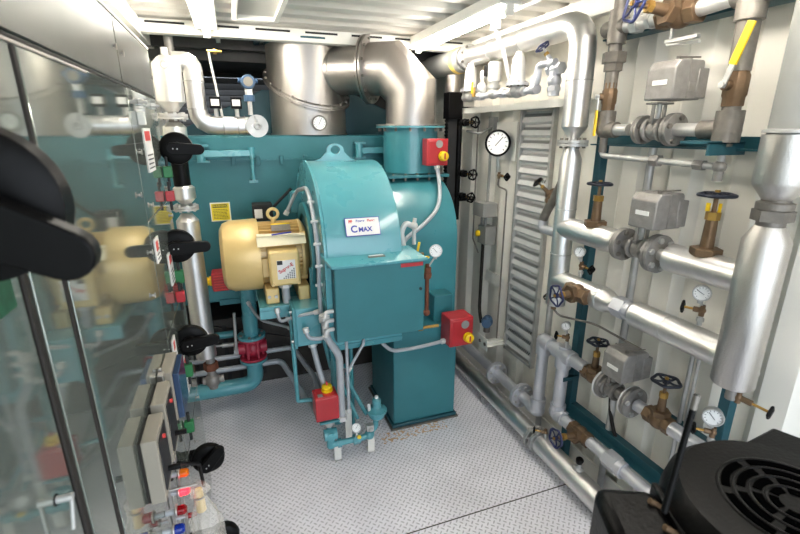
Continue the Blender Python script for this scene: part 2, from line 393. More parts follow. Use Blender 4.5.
# ================================================================== SETTING
def corr_y(x_in, depth, y0, y1, z0, z1, pitch=.278, back=.03, side=1):   # wall with vertical corrugations, normal along X
    pts = []; y = y0
    prof = [(0,0),(.36,0),(.5,1),(.86,1)]
    while y < y1:
        for t, d in prof: pts.append((min(y1, y+t*pitch), x_in+side*depth*d))
        y += pitch
    pts.append((y1, x_in)); mb = MB(); n = len(pts); xb = x_in+side*(depth+back)
    vs = [(x, y, z0) for y, x in pts]+[(x, y, z1) for y, x in pts]+[(xb, y, z0) for y, x in pts]+[(xb, y, z1) for y, x in pts]
    fs = []
    for i in range(n-1):
        fs += [(i, i+1, n+i+1, n+i), (2*n+i, 3*n+i, 3*n+i+1, 2*n+i+1), (i, 2*n+i, 2*n+i+1, i+1), (n+i, n+i+1, 3*n+i+1, 3*n+i)]
    fs += [(0, n, 3*n, 2*n), (n-1, 3*n-1, 4*n-1, 2*n-1)]
    return mb.add(vs, fs)
struct(MB().box((-.56,-.8,-.06), (1.95,4.8,0)), 'floor', 'tread')
struct(MB().box((-9,-14,-.4), (9,-.85,-.12)), 'ground', 'concrete')
struct(corr_y(1.85, .036, -.8, 4.7, 0, 2.70), 'wall_right', 'cream')
struct(corr_y(-.5, .036, -.8, 4.7, 0, 2.70, side=-1), 'wall_left', 'cream')
# ceiling corrugated across the room
pts = []; y = -.8
while y < 4.7:
    for t, d in [(0,0),(.45,0),(.58,1),(.87,1)]: pts.append((y+t*.21, 2.655+.032*d))
    y += .21
n = len(pts); mb = MB()
vs = [(-.56, a, b) for a, b in pts]+[(1.95, a, b) for a, b in pts]+[(-.56, a, 2.73) for a, b in pts]+[(1.95, a, 2.73) for a, b in pts]
fs = []
for i in range(n-1): fs += [(i, n+i, n+i+1, i+1), (2*n+i, 2*n+i+1, 3*n+i+1, 3*n+i), (i, i+1, 2*n+i+1, 2*n+i), (n+i, 3*n+i, 3*n+i+1, n+i+1)]
fs += [(0, 2*n, 3*n, n), (n-1, 2*n-1, 4*n-1, 3*n-1)]
struct(mb.add(vs, fs), 'ceiling', 'ceil')
# back wall of the container with the louvred opening high on its left
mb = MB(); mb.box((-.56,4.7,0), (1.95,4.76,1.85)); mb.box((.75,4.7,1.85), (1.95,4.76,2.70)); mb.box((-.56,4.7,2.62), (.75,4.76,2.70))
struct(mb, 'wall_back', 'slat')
mb = MB(); mb.box((1.80,-.8,2.56), (1.85,4.7,2.655)); mb.box((1.84,-.8,0), (1.85,4.7,.10)); struct(mb, 'trim_1', 'white')
mb = MB(); mb.box((-.5,-.8,2.56), (-.45,4.7,2.655)); struct(mb, 'trim_2', 'white')
# the slotted roof beam
mb = MB(); mb.box((-.5,3.36,2.575), (1.80,3.44,2.655)); struct(mb, 'trim_3', 'white', .004)
mb = MB()
for k in range(7): mb.box((-.42+k*.32,3.355,2.628), (-.20+k*.32,3.362,2.640))
struct(mb, 'trim_4', 'dark')
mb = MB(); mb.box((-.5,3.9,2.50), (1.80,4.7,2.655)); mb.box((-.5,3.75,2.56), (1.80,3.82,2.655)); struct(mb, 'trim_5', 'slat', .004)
mb = MB(); mb.box((-.03,3.44,2.60), (0,3.75,2.655)); mb.box((.26,3.44,2.60), (.29,3.75,2.655)); struct(mb, 'trim_6', 'white')

t = thing('wall_louver', 'dark slatted louver with daylight gaps high behind the boiler', 'louver', (.1,4.66,1.85))
build(MB().box((-.5,4.64,1.82), (.8,4.69,1.86)).box((-.5,4.64,2.60), (.8,4.69,2.63)).box((.76,4.64,1.86), (.8,4.69,2.60)), 'louver_frame', 'slat', t)
mb = MB()
for k in range(15): mb.obox((.13,4.60,1.88+k*.05), (1.26,.085,.006), (0,-.75,1), Y)
build(mb, 'slats', 'slat', t)

mb = MB().obox((.65,1.705,.0006), (2.1,.006,.0012), Z, Y); struct(mb, 'trim_7', 'skid')
# roof hatch frame and joists in the front ceiling
t = thing('roof_hatch', 'white recessed roof hatch with splayed frame beside the left tube light', 'hatch', (.2,2.75,2.655))
mb = MB(); mb.box((.075,2.1,2.615), (.10,3.06,2.655)); mb.box((.31,2.1,2.615), (.335,3.06,2.655)); mb.box((.10,3.03,2.615), (.31,3.06,2.655)); build(mb, 'frame', 'white', t, .003)
build(MB().box((.10,2.1,2.642), (.31,3.03,2.654)), 'panel', 'ceil', t)

# fluorescent lamps
def lamp(label, x0, x1, y0, y1, group=None):
    t = thing('fluorescent_light', label, 'light', ((x0+x1)/2,(y0+y1)/2,2.655))
    build(MB().box((x0-.065,y0,2.598), (x0+.065,y1,2.655)), 'housing', 'white', t, .006)
    tb = build(MB().cyl((x0,y0+.03,2.575), (x0,y1-.03,2.575), .019), 'tube', 'tube', t)
    for yy in (y0+.015, y1-.015): build(MB().box((x0-.02,yy-.012,2.55), (x0+.02,yy+.012,2.605)), 'lamp_holder', 'white', t)
    return t
lamp('lit fluorescent strip light above the silver overhead pipe, at the right wall', 1.36, 1.36, 2.15, 3.38)
lamp('lit fluorescent strip light beside the roof hatch, over the cabinet', -.075, -.075, 2.05, 3.30)
lamp('added fluorescent fill light, out of view on the ceiling by the open end', 1.36, 1.36, .35, 1.60)  # extra strip light out of view, added to brighten the room

# ================================================================== BOILER
bo = thing('boiler', 'large teal boiler casing across the end of the room', 'boiler', (.5,3.9,0))
build(MB().box((-.45,3.45,.76), (1.46,4.5,1.97)), 'lower_casing', 'tealB', bo, .012)
mb = MB(); poly = [(-.46,1.96),(.275,2.318),(1.0,2.32),(1.46,2.12),(1.46,1.96)]
vs = [(a,4.02,b) for a, b in poly]+[(a,4.42,b) for a, b in poly]; m = len(poly)
mb.add(vs, [tuple(range(m)), tuple(range(2*m-1,m-1,-1))]+[(i,(i+1)%m,(i+1)%m+m,i+m) for i in range(m)])
build(mb, 'upper_casing', 'tealD', bo, .006)
build(MB().box((-.45,3.435,1.795), (1.46,3.452,1.805)), 'seam_rib', 'tealB', bo)
for x in (.0, .165, .33, .5): build(MB().box((x-.012,3.425,1.765), (x+.016,3.452,1.83)), 'door_lug', 'tealB', bo, .003)
build(MB().box((-.2,3.43,.74), (1.4,3.47,.78)), 'bottom_flange', 'tealB', bo)
mb = MB(); mb.box((-.42,3.5,0), (1.46,4.5,.60)); mb.box((-.42,3.5,.60), (-.30,4.4,.76)); mb.box((1.3,3.5,.60), (1.42,4.4,.76)); mb.box((.3,3.5,.60), (.42,4.4,.76)); build(mb, 'skid', 'skid', bo, .006)
mb = MB()
for k in range(5): mb.box((-.3+k*.09,3.49,.08), (-.27+k*.09,3.51,.55))
build(mb, 'skid_grille', 'dark', bo)
# hinge davit arms on the front
def davit(x0, x1, z, drop, side):
    mb = MB(); mb.box((x0,3.36,z-.022), (x1,3.40,z+.022)); build(mb, 'davit_arm', 'tealL', bo, .004)
    mb = MB(); mb.cyl((x0,3.38,z-.05), (x0,3.38,z+.05), .028); mb.box((x0-.03,3.38,z-.06), (x0+.05,3.46,z-.045)); mb.box((x0-.03,3.38,z+.045), (x0+.05,3.46,z+.06)); build(mb, 'davit_hinge', 'tealL', bo)
    mb = MB(); mb.cyl((x1,3.38,z-.03), (x1,3.38,z+.04), .024); mb.cyl((x1,3.38,z-drop), (x1,3.38,z), .012); mb.box((x1-.03,3.42,z-drop-.02), (x1+.03,3.46,z-drop)); mb.box((x1-.01,3.36,z-drop), (x1+.01,3.46,z-drop+.012)); build(mb, 'davit_hanger', 'tealL', bo)
davit(-.20, .125, 1.853, .19, 1)
davit(.90, 1.12, 1.86, .12, -1)
# a yellow warning sign on the front plate
t = thing('warning_sign', 'yellow warning label with black text on the teal boiler front', 'sign', (-.12,3.447,1.44))
build(MB().box((-.187,3.443,1.378), (-.053,3.449,1.512)), 'plate', 'paper', t)
build(MB().box((-.180,3.441,1.385), (-.060,3.4435,1.505)), 'yellow_field', 'label', t)
build(MB().box((-.170,3.4400,1.476), (-.070,3.4412,1.499)), 'header', 'ink', t)
text('WARNING', 'header_text', .021, (-.12,3.4396,1.4875), X, Z, 'label', t, .0003, .0006)
mb = MB()
for k in range(7):
    x = -.168
    while x < -.08:
        w = random.uniform(.008,.02); mb.box((x,3.4400,1.460-k*.0105), (min(x+w,-.072),3.4412,1.4635-k*.0105)); x += w+.004
build(mb, 'text_lines', 'ink', t)

# ---- exhaust stack and breeching
sx, sy = .59, 3.72
st = thing('exhaust_stack', 'wide brushed stainless exhaust stack rising through the ceiling', 'stack', (sx,sy,1.97))
def zpl(x, y): return 2.318-.18*(x-sx)+.49*(y-sy)
def shell(prof, n=64):                                       # rings (radius, z, follow): follow adds the slope of the flange plane
    vs = []; fs = []
    for r, z, fo in prof:
        for k in range(n):
            x, y = sx+r*math.cos(2*PI*k/n), sy+r*math.sin(2*PI*k/n); vs.append((x, y, z if not fo else zpl(x, y)+z))
    for i in range(len(prof)-1):
        for k in range(n): k2 = (k+1) % n; fs.append((i*n+k, i*n+k2, (i+1)*n+k2, (i+1)*n+k))
    return MB().add(vs, fs)
build(shell([(.02,1.972,0),(.292,1.972,0),(.292,1.986,0),(.285,1.986,0),(.285,-.004,1)]), 'lower_section', 'steel', st)
build(shell([(.290,.004,1),(.290,2.62,0)]), 'upper_section', 'steel', st)
build(shell([(.284,-.014,1),(.322,-.014,1),(.322,-.002,1),(.30,-.002,1),(.30,.002,1),(.322,.002,1),(.322,.014,1),(.288,.014,1)]), 'ring_flange', 'steel', st)
for k in range(20):
    x, y = sx+.306*math.cos(2*PI*k/20+.1), sy+.306*math.sin(2*PI*k/20+.1); build(MB().hexa((x, y, zpl(x, y)-.024), (x, y, zpl(x, y)+.024), .011), 'bolt', 'castd', st)
build(MB().lathe((sx,sy,2.60), Z, [(0,.29),(.0,.37),(.012,.37),(.012,.29)], 64), 'ceiling_collar', 'tealD', st)
g = gauge('small round dial thermometer on the front of the stainless stack', (.61,3.385,2.055), (-.05,-1,0), .05, rim='castd', na=1.1, name='dial_thermometer', back=.04)
du = thing('breeching_duct', 'stainless elbow duct bending from the stack down to the teal burner stub', 'duct', (1.24,3.2,2.04))
A0 = V((.72,3.605,2.425)); B0 = V((1.24,3.2,2.425)); dn = (B0-A0).normalized()
build(MB().cyl(A0, A0+dn*.34, .168, n=48), 'straight_section', 'steel', du)
build(MB().torus(A0+dn*.085, dn, .166, .006, 48, 8), 'weld_collar', 'steel', du)
fl = A0+dn*.345
build(MB().lathe(fl-dn*.02, dn, [(0,.166),(0,.232),(.016,.232),(.016,.19),(.024,.19),(.024,.232),(.04,.232),(.04,.176)], 48), 'ring_flange', 'steel', du)
bolt_ring(du, fl, dn, .205, 12, .010, .032, 'castd')
mb = MB(); mb.tube([fl+dn*.01, B0, (1.24,3.2,2.045)], .178, bend=.17, n=48, seg=1); e = build(mb, 'mitred_elbow', 'steel', du)

build(MB().lathe((1.24,3.2,2.036), Z, [(0,.178),(0,.25),(.010,.25),(.010,.178)], 48), 'base_flange', 'steel', du)

# ================================================================== BURNER
bu = thing('burner', 'large teal arched burner housing with twin scroll drums', 'burner', (.9,2.9,0))
def ushape(x0, x1, yc, zc, r, zb, n=40):
    pts = [(yc-r, zb)] + [(yc-r*math.cos(PI*k/n), zc+r*math.sin(PI*k/n)) for k in range(n+1)] + [(yc+r, zb)]
    m = len(pts); vs = [(x0, a, b) for a, b in pts]+[(x1, a, b) for a, b in pts]
    return MB().add(vs, [tuple(range(m)), tuple(range(2*m-1,m-1,-1))]+[(i,(i+1)%m,(i+1)%m+m,i+m) for i in range(m)])
build(ushape(.43, .87, 2.91, 1.27, .55, .80), 'fan_scroll', 'tealL', bu, .006)
build(ushape(.415, .43, 2.91, 1.27, .555, .80), 'scroll_side_plate', 'tealL', bu, .003)
build(ushape(.87, 1.41, 3.12, 1.28, .40, .74), 'windbox_scroll', 'teal', bu, .006)
build(MB().cyl((.40,2.91,1.25), (.4155,2.91,1.25), .31, n=48), 'inlet_ring', 'tealD', bu)
build(MB().lathe((.385,2.91,1.25), X, [(0,.24),(0,.31),(.02,.31),(.02,.24)], 48, cap=False), 'inlet_rim', 'teal', bu)
# lifting lug, plate with an eye
lx = .615; vs = []
outer = [(-.20,0),(-.15,.012),(-.095,.04),(-.055,.10)]+[(-.055*math.cos(PI*k/10), .118+.055*math.sin(PI*k/10)) for k in range(11)]+[(.055,.10),(.095,.04),(.15,.012),(.20,0)]
inner = [(.030*math.cos(2*PI*k/20), .118+.038*math.sin(2*PI*k/20)) for k in range(20)]
bm = bmesh.new()
def ring(pp): 
    vv = [bm.verts.new((lx+a, 2.90, 1.806+b*.68)) for a, b in pp]; return [bm.edges.new((vv[i], vv[(i+1) % len(vv)])) for i in range(len(vv))]
e1 = ring(outer); e2 = ring(inner); bmesh.ops.triangle_fill(bm, edges=e1+e2, use_beauty=True)
r_ = bmesh.ops.extrude_face_region(bm, geom=bm.faces[:]); bmesh.ops.translate(bm, verts=[q for q in r_['geom'] if isinstance(q, bmesh.types.BMVert)], vec=(0,.02,0))
bm.verts.index_update(); mb = MB(); mb.v = [q.co.copy() for q in bm.verts]; mb.f = [tuple(q.index for q in f.verts) for f in bm.faces]; bm.free()
build(mb, 'lifting_lug', 'tealL', bu)
build(MB().box((.42,2.36,.765), (.87,3.45,.80)), 'bottom_plate', 'teal', bu, .003)
build(MB().box((.415,2.352,.80), (.45,2.372,1.28)), 'corner_strip', 'tealL', bu, .003)
# air inlet stub with bolted rims
sb = build(MB().cyl((1.24,3.2,1.71), (1.24,3.2,2.03), .198, n=48), 'duct_stub', 'teal', bu)
build(MB().lathe((1.24,3.2,2.022), Z, [(0,.198),(0,.25),(.012,.25),(.012,.198)], 48), 'stub_top_flange', 'tealL', sb)
bolt_ring(sb, (1.24,3.2,2.02), Z, .228, 14, .009, .022, 'castd')
build(MB().box((.985,2.96,1.685), (1.45,3.44,1.705)), 'stub_base_plate', 'tealB', sb, .003)
for k in range(5): build(MB().hexa((1.03+k*.09,2.98,1.665), (1.03+k*.09,2.98,1.715), .009), 'bolt', 'castd', sb)
# pillar (windbox leg)
build(MB().box((.875,2.54,.035), (1.34,3.07,.74)), 'windbox_leg', 'tealB', bu, .008)
build(MB().box((.862,2.525,.012), (1.352,3.09,.035)), 'leg_base_plate', 'tealD', bu, .004)
build(MB().box((.85,2.515,0), (1.362,3.10,.012)), 'floor_gasket', 'castd', bu)
build(MB().box((1.19,2.60,.74), (1.33,2.86,.93)), 'outlet_box', 'tealB', bu, .006)
for x in (1.21, 1.27): build(MB().torus((x,2.78,.95), (1,0,0), .02, .006, 16, 8), 'lift_ring', 'teal', bu)
for (x, y, r) in ((.52,2.75,.032), (.62,2.68,.012)): build(MB().cyl((x,y,.0), (x,y,.78), r), 'support_leg', 'teal', bu)
# name plate on the curved scroll
t = thing('maker_plate', 'white CMAX plate with blue letters on the arched teal burner drum', 'sign', (.64,2.365,1.49))
nrm = V((0,-math.cos(.40),math.sin(.40))).normalized(); upv = V((0,math.sin(.40),math.cos(.40))).normalized()
pc = V((.645,2.91-.555*math.cos(.40),1.27+.555*math.sin(.40)))+nrm*.006
build(MB().obox(pc, (.20,.105,.004), nrm, upv), 'border', 'inkblue', t)
build(MB().obox(pc+nrm*.0015, (.192,.097,.004), nrm, upv), 'plate', 'paper', t)
text('C', 'letter_c', .054, pc+nrm*.004-X*.052-upv*.014, X, upv, 'inkblue', t, .0004, .0014)
text('MAX', 'lettering', .036, pc+nrm*.004+X*.012-upv*.018, X, upv, 'inkblue', t, .0004, .0012)
text('Power', 'blue_word', .019, pc+nrm*.004-X*.012+upv*.032, X, upv, 'inkblue', t, .0003, .0005)
text('Flame', 'red_word', .019, pc+nrm*.004+X*.050+upv*.032, X, upv, 'inkred', t, .0003, .0005)
text('PF', 'red_mark', .022, pc+nrm*.004-X*.068+upv*.030, X, upv, 'inkred', t, .0003, .0012)
# control panel box on the burner's front
cp = thing('control_cabinet', 'square teal control box with overhanging lid on the burner front', 'cabinet', (.71,2.30,.84))
build(MB().box((.45,2.30,.85), (.98,2.358,1.298)), 'enclosure', 'tealD', cp, .004)
build(MB().box((.452,2.285,.852), (.978,2.303,1.29)), 'door', 'tealB', cp, .004)
mb = MB(); vs = [(.435,2.27,1.290),(.995,2.27,1.290),(.995,2.27,1.306),(.435,2.27,1.306),(.40,2.42,1.335),(.93,2.42,1.335),(.93,2.42,1.351),(.40,2.42,1.351)]
mb.add(vs, [(0,1,2,3),(7,6,5,4),(3,2,6,7),(0,4,5,1),(1,5,6,2),(0,3,7,4)]); build(mb, 'lid', 'tealL', cp, .003)
build(MB().cyl((.955,2.285,1.12), (.955,2.278,1.12), .009), 'lock', 'dark', cp)
build(MB().obox((.90,2.282,1.272), (.135,.022,.003), (0,-1,0), Z), 'red_label', 'red', cp)
build(MB().obox((.705,2.345,1.327), (.10,.045,.003), (0,-.19,1), Y), 'serial_tag', 'castd', cp)
build(MB().obox((.705,2.345,1.3285), (.085,.010,.003), (0,-.19,1), Y), 'tag_line', 'paper', cp)
# junction box lower left
jb = thing('junction_box', 'small teal junction box under the motor, left of the control box', 'box', (.33,2.62,.77))
build(MB().box((.255,2.50,.76), (.40,2.74,1.00)), 'enclosure', 'tealL', jb, .004)
build(MB().box((.235,2.49,.75), (.255,2.75,1.01)), 'cover', 'teal', jb, .003)
for y, z in ((2.52,.79),(2.72,.79),(2.52,.98),(2.72,.98)): build(MB().cyl((.222,y,z), (.255,y,z), .008, n=10), 'cover_screw', 'zinc', jb)
build(MB().box((.2335,2.58,.93), (.2348,2.62,.96)), 'red_sticker', 'inkred', jb)

# ---- motor
mo = thing('electric_motor', 'gold painted electric motor driving the burner fan', 'motor', (.15,2.91,.97))
ay, az = 2.91, 1.25
build(MB().lathe((-.125,ay,az), X, [(0,.14),(0,.17),(.02,.205),(.06,.222),(.20,.226),(.225,.224),(.225,.2)], 56), 'fan_cowl', 'tan', mo)
mb = MB(); mb.cyl((.09,ay,az), (.355,ay,az), .175, n=56)
for k in range(44):
    a = 2*PI*k/44; d = V((0, math.cos(a), math.sin(a))); mb.obox(V((.222,ay,az))+d*.183, (.004,.255,.04), d, X)
build(mb, 'finned_frame', 'tan', mo)
build(MB().lathe((.345,ay,az), X, [(0,.206),(.015,.206),(.03,.19),(.05,.15),(.06,.12)], 48), 'end_bell', 'tan', mo)
for k in range(4):
    a = PI/4+k*PI/2; build(MB().cyl((.34,ay+.19*math.cos(a),az+.19*math.sin(a)), (.375,ay+.19*math.cos(a),az+.19*math.sin(a)), .022, n=14), 'bell_boss', 'tan', mo)
build(MB().cyl((.38,ay,az), (.43,ay,az), .04), 'shaft', 'steel', mo)
build(MB().torus((.20,ay-.02,az+.255), Y, .031, .010, 28, 10).cyl((.20,ay-.02,az+.18), (.20,ay-.02,az+.228), .016), 'lifting_eye', 'tan', mo)
tb = build(MB().box((.085,2.61,1.04), (.265,2.80,1.255)), 'terminal_box', 'tan', mo, .016)
build(MB().box((.13,2.606,1.085), (.235,2.611,1.20)), 'terminal_label', 'paper', tb)
mb = MB()
for i in range(7):
    for j in range(min(i, 6)): mb.box((.150+i*.012,2.6045,1.088+j*.011), (.157+i*.012,2.6062,1.094+j*.011))
build(mb, 'label_dots', 'ink', tb)
build(MB().box((.131,2.6045,1.175), (.162,2.6062,1.199)), 'label_corner', 'ink', tb)
text('Super-E', 'label_text', .030, (.180,2.6040,1.152), (1,0,.55), (-.55,0,1), 'inkred', tb, .0004, .0008)
tb.location += V((.05,0,.075))
for x, z in ((.15,1.13),(.30,1.13)): build(MB().cyl((x,2.60,z), (x,2.615,z), .009, n=10), 'lid_screw', 'tan', tb)
pl = MB().obox((.235,2.805,1.432), (.115,.05,.004), (0,-.70,.72), (0,.72,.70)); p_ = build(pl, 'name_plate', 'castd', mo)
build(MB().obox((.235,2.823,1.450), (.115,.010,.005), (0,-.70,.72), (0,.72,.70)), 'name_plate_stripe', 'yellow', p_)
mb = MB(); mb.box((.105,2.66,.99), (.185,3.16,1.09)); mb.box((.30,2.66,.99), (.37,3.16,1.09)); build(mb, 'mounting_feet', 'tan', mo, .01)
for x in (.125, .165): build(MB().hexa((x,2.665,1.04), (x,2.648,1.04), .010), 'foot_bolt', 'zinc', mo)
build(MB().box((.10,2.705,1.15), (.16,2.76,1.27)), 'side_pad', 'tan', mo, .006)
mt = thing('motor_base', 'teal steel shelf carrying the gold motor off the burner', 'base', (.25,2.9,.95))
build(MB().box((.06,2.62,.965), (.43,3.2,.99)), 'top_plate', 'tealL', mt, .003)
build(MB().box((.06,2.62,.915), (.43,2.63,.965)), 'front_skirt', 'tealL', mt)
build(MB().box((.37,2.64,.99), (.415,2.66,1.20)), 'upright_strap', 'teal', mt)
build(MB().box((.36,2.7,.80), (.415,3.1,.965)), 'gusset', 'teal', mt)
sh = thing('document_sheet', 'cream paper sheets tied on the front of the gold motor', 'paper', (.20,2.70,1.30))
build(MB().obox((.225,2.695,1.375), (.285,.062,.003), (.04,-.80,.55), Z), 'sheet', 'creamp', sh)
build(MB().obox((.225,2.715,1.405), (.28,.03,.003), (.04,-.3,.95), Y), 'folded_edge', 'creamp', sh)
solo(MB().cyl((.17,2.700,1.412), (.285,2.705,1.420), .005), 'pen', 'inkblue', 'blue pen lying on the paper sheets on the motor', 'pen', (.16,2.66,1.366))
# dark actuator behind the motor
t = thing('damper_actuator', 'dark actuator box with linkage just behind the motor top', 'actuator', (.15,3.15,1.45))
build(MB().box((.09,3.12,1.42), (.22,3.25,1.53)), 'housing', 'dark', t, .006); build(MB().box((.10,3.117,1.44), (.15,3.121,1.50)), 'tag', 'paper', t)
build(MB().cyl((.20,3.2,1.47), (.36,3.2,1.62), .010), 'link_rod', 'dark', t); build(MB().box((.34,3.14,1.46), (.42,3.26,1.60)), 'bracket', 'teal', t, .005)

# ================================================================== EMERGENCY STOP BOXES
def estop(label, lo, hi, knob, axis=(0,-1,0), oval=True, up=Z):
    lo, hi = V(lo), V(hi); t = thing('emergency_stop_box', label, 'switch box', ((lo.x+hi.x)/2,(lo.y+hi.y)/2,lo.z), 'red emergency stop boxes')
    build(MB().box(lo, hi), 'enclosure', 'red', t, .006)
    ax = V(axis); k = V(knob); e = .006
    cv = MB()
    c = (lo+hi)/2; h = (hi-lo)/2*.86; fc = c+V((ax.x*(hi-lo).x/2, ax.y*(hi-lo).y/2, ax.z*(hi-lo).z/2))
    l2 = V([fc[i]-(h[i] if abs(ax[i]) < .5 else 0) for i in range(3)]); h2 = V([fc[i]+(h[i] if abs(ax[i]) < .5 else 0) for i in range(3)])
    for i in range(3):
        if abs(ax[i]) > .5: l2[i] -= .004; h2[i] += .006
    build(cv.box(l2, h2), 'cover', 'red', t, .004)
    build(MB().cyl(k, k+ax*.012, .034, n=28), 'knob_bezel', 'yellow', t)
    b = build(MB().lathe(k+ax*.012, ax, [(0,.022),(.010,.030),(.022,.030),(.026,.024)], 28), 'rotary_knob', 'yellow', t)
    build(MB().box(k+ax*.034-V((.006,.006,.020)), k+ax*.040+V((.006,.006,.020))), 'knob_bar', 'red', b, .002)
    return t, fc
t, fc = estop('red emergency stop box on the teal stub beneath the silver elbow', (1.245,2.90,1.77), (1.405,2.985,1.95), (1.36,2.89,1.835))
build(MB().lathe((1.335,2.8955,1.915), (0,-1,0), [(0,.026),(.004,.026)], 24), 'oval_plate', 'grey', t)
build(MB().box((1.28,2.97,1.79), (1.40,3.02,1.93)), 'mounting_plate', 'teal', t)
t, fc = estop('red emergency stop box on the right side of the teal burner leg', (1.215,2.40,.635), (1.385,2.54,.835), (1.34,2.39,.70))
build(MB().lathe((1.32,2.393,.79), (0,-1,0), [(0,.028),(.004,.028)], 24), 'oval_plate', 'grey', t)
t, fc = estop('red emergency stop box with yellow knob on top, on the floor gas train', (.315,2.335,.325), (.455,2.46,.48), (.40,2.41,.486), (0,0,1))
build(MB().box((.335,2.35,.484), (.365,2.38,.4885)), 'oval_plate', 'grey', t)
t, fc = estop('red emergency stop box with ribbed face left of the teal drain pipe', (-.215,3.15,.945), (-.085,3.27,1.075), (-.222,3.20,1.01), (-1,0,0))
mb = MB()
for k in range(6): mb.box((-.205,3.143,.955+k*.019), (-.095,3.150,.963+k*.019))
build(mb, 'face_ribs', 'inkred', t)
build(MB().box((-.16,3.27,.99), (-.12,3.45,1.03)), 'mounting_arm', 'tealB', t)

# ================================================================== LEFT SIDE PIPES
px, py = -.285, 2.86
t = thing('steam_pipe', 'silver clad vertical pipe with flanges behind the steel cabinet', 'pipe', (px,py,.35))
build(MB().lathe((px,py,2.10), Z, [(0,.03),(.02,.045),(.05,.072),(.24,.072),(.27,.045),(.28,.03)], 36), 'upper_jacket', 'alu', t)
build(MB().cyl((px,py,1.92), (px,py,2.12), .028), 'bare_pipe', 'castd', t)
flange(t, (px,py,2.075), Z, .075, .014, .03, 8, 'zinc', br=.008)
build(MB().lathe((px,py,1.93), Z, [(0,.06),(.09,.06),(.115,.035)], 36), 'middle_jacket', 'alu', t)
build(MB().cyl((px,py,1.70), (px,py,1.93), .045), 'black_sleeve', 'black', t)
build(MB().lathe((px+.005,py,1.60), Z, [(0,.03),(.03,.058),(.09,.058),(.115,.025)], 36), 'small_jacket', 'alu', t)
flange(t, (px,py,1.575), Z, .07, .013, .03, 8, 'zinc', br=.007)
build(MB().lathe((px,py,.62), Z, [(0,.062),(.88,.062),(.92,.03)], 36), 'lower_jacket', 'alu', t)
build(MB().torus((px,py-.07,2.33), Y, .016, .006, 18, 8).cyl((px,py,2.38), (px,py,2.42), .018), 'top_plug', 'zinc', t)
t = thing('steam_pipe', 'silver clad pipe bending from vertical to horizontal before the boiler top', 'pipe', (-.16,2.98,2.03))
mb = MB(); mb.tube([(-.26,2.98,2.37),(-.165,2.98,2.37),(-.165,2.98,2.03),(.13,2.98,2.03)], .052, bend=.10, n=32, seg=4)
b = build(mb, 'jacket', 'alu', t); b.data.set_sharp_from_angle(angle=math.radians(14))
mb = MB()
for z in (2.27, 2.12): mb.torus((-.165,2.98,z), Z, .053, .003, 32, 6)
for x in (-.03, .05, .09): mb.torus((x,2.98,2.03), X, .053, .003, 32, 6)
build(mb, 'jacket_bands', 'zinc', t)
build(MB().lathe((.155,2.945,2.028), (.15,-1,0), [(0,.055),(0,.065),(.012,.065),(.012,.02)], 32), 'end_disc', 'zinc', t)
build(MB().torus((.158,2.925,2.028), (.15,-1,0), .017, .006, 20, 8).cyl((.155,2.93,2.03), (.150,2.93,2.085), .008), 'end_fitting', 'zinc', t)
# transmitter above the end disc
t = thing('pressure_transmitter', 'blue transmitter head on a thin stem above the horizontal silver pipe', 'transmitter', (.13,2.93,2.10))
build(MB().lathe((.125,2.89,2.27), Y, [(0,.036),(.012,.04),(.07,.04),(.082,.034)], 28), 'head', 'txblue', t)
build(MB().cyl((.125,2.889,2.27), (.125,2.886,2.27), .026).cyl((.125,2.889,2.27), (.125,2.8845,2.27), .02), 'display', 'boxgrey', t)
build(MB().cyl((.125,2.93,2.20), (.125,2.93,2.235), .022), 'neck', 'alu', t); build(MB().cyl((.125,2.93,2.165), (.125,2.93,2.20), .030), 'sensor_body', 'txblue', t)
build(MB().cyl((.125,2.93,2.09), (.125,2.93,2.165), .013), 'stem', 'zinc', t)
build(MB().cyl((.07,2.93,2.28), (.18,2.93,2.28), .014), 'cable_gland', 'txblue', t)
for i, (x, w) in enumerate(((-.065, 'left'), (.05, 'right'))):
    t = thing('level_switch', 'black framed clear switch box on the horizontal silver pipe, %s of the pair' % w, 'switch', (x,2.98,2.083), 'switch boxes on the horizontal pipe')
    build(MB().box((x-.03,2.95,2.125), (x+.03,3.01,2.19)), 'housing', 'black', t, .003); build(MB().box((x-.022,2.945,2.14), (x+.022,2.951,2.175)), 'window', 'paper', t)
    build(MB().cyl((x,2.98,2.075), (x,2.98,2.13), .012), 'stem', 'zinc', t)
t = thing('vent_pipe', 'thin steel riser with brass tip before the dark louver', 'pipe', (-.03,3.3,2.08))
build(MB().tube([(-.03,3.2,2.03),(-.075,3.25,2.44),(-.075,3.25,2.47)], .008, n=10), 'riser', 'zinc', t)
build(MB().cyl((-.085,3.25,2.47), (.0,3.25,2.472), .009).hexa((-.05,3.25,2.47), (-.03,3.25,2.47), .016), 'brass_tip', 'brass', t)
# small pipe rising to the roof
solo(MB().cyl((-.32,3.55,2.30), (-.32,3.55,2.62), .028), 'roof_vent_pipe', 'cast', 'short grey pipe rising into the ceiling above the left silver pipe', 'pipe', (-.32,3.55,2.30))

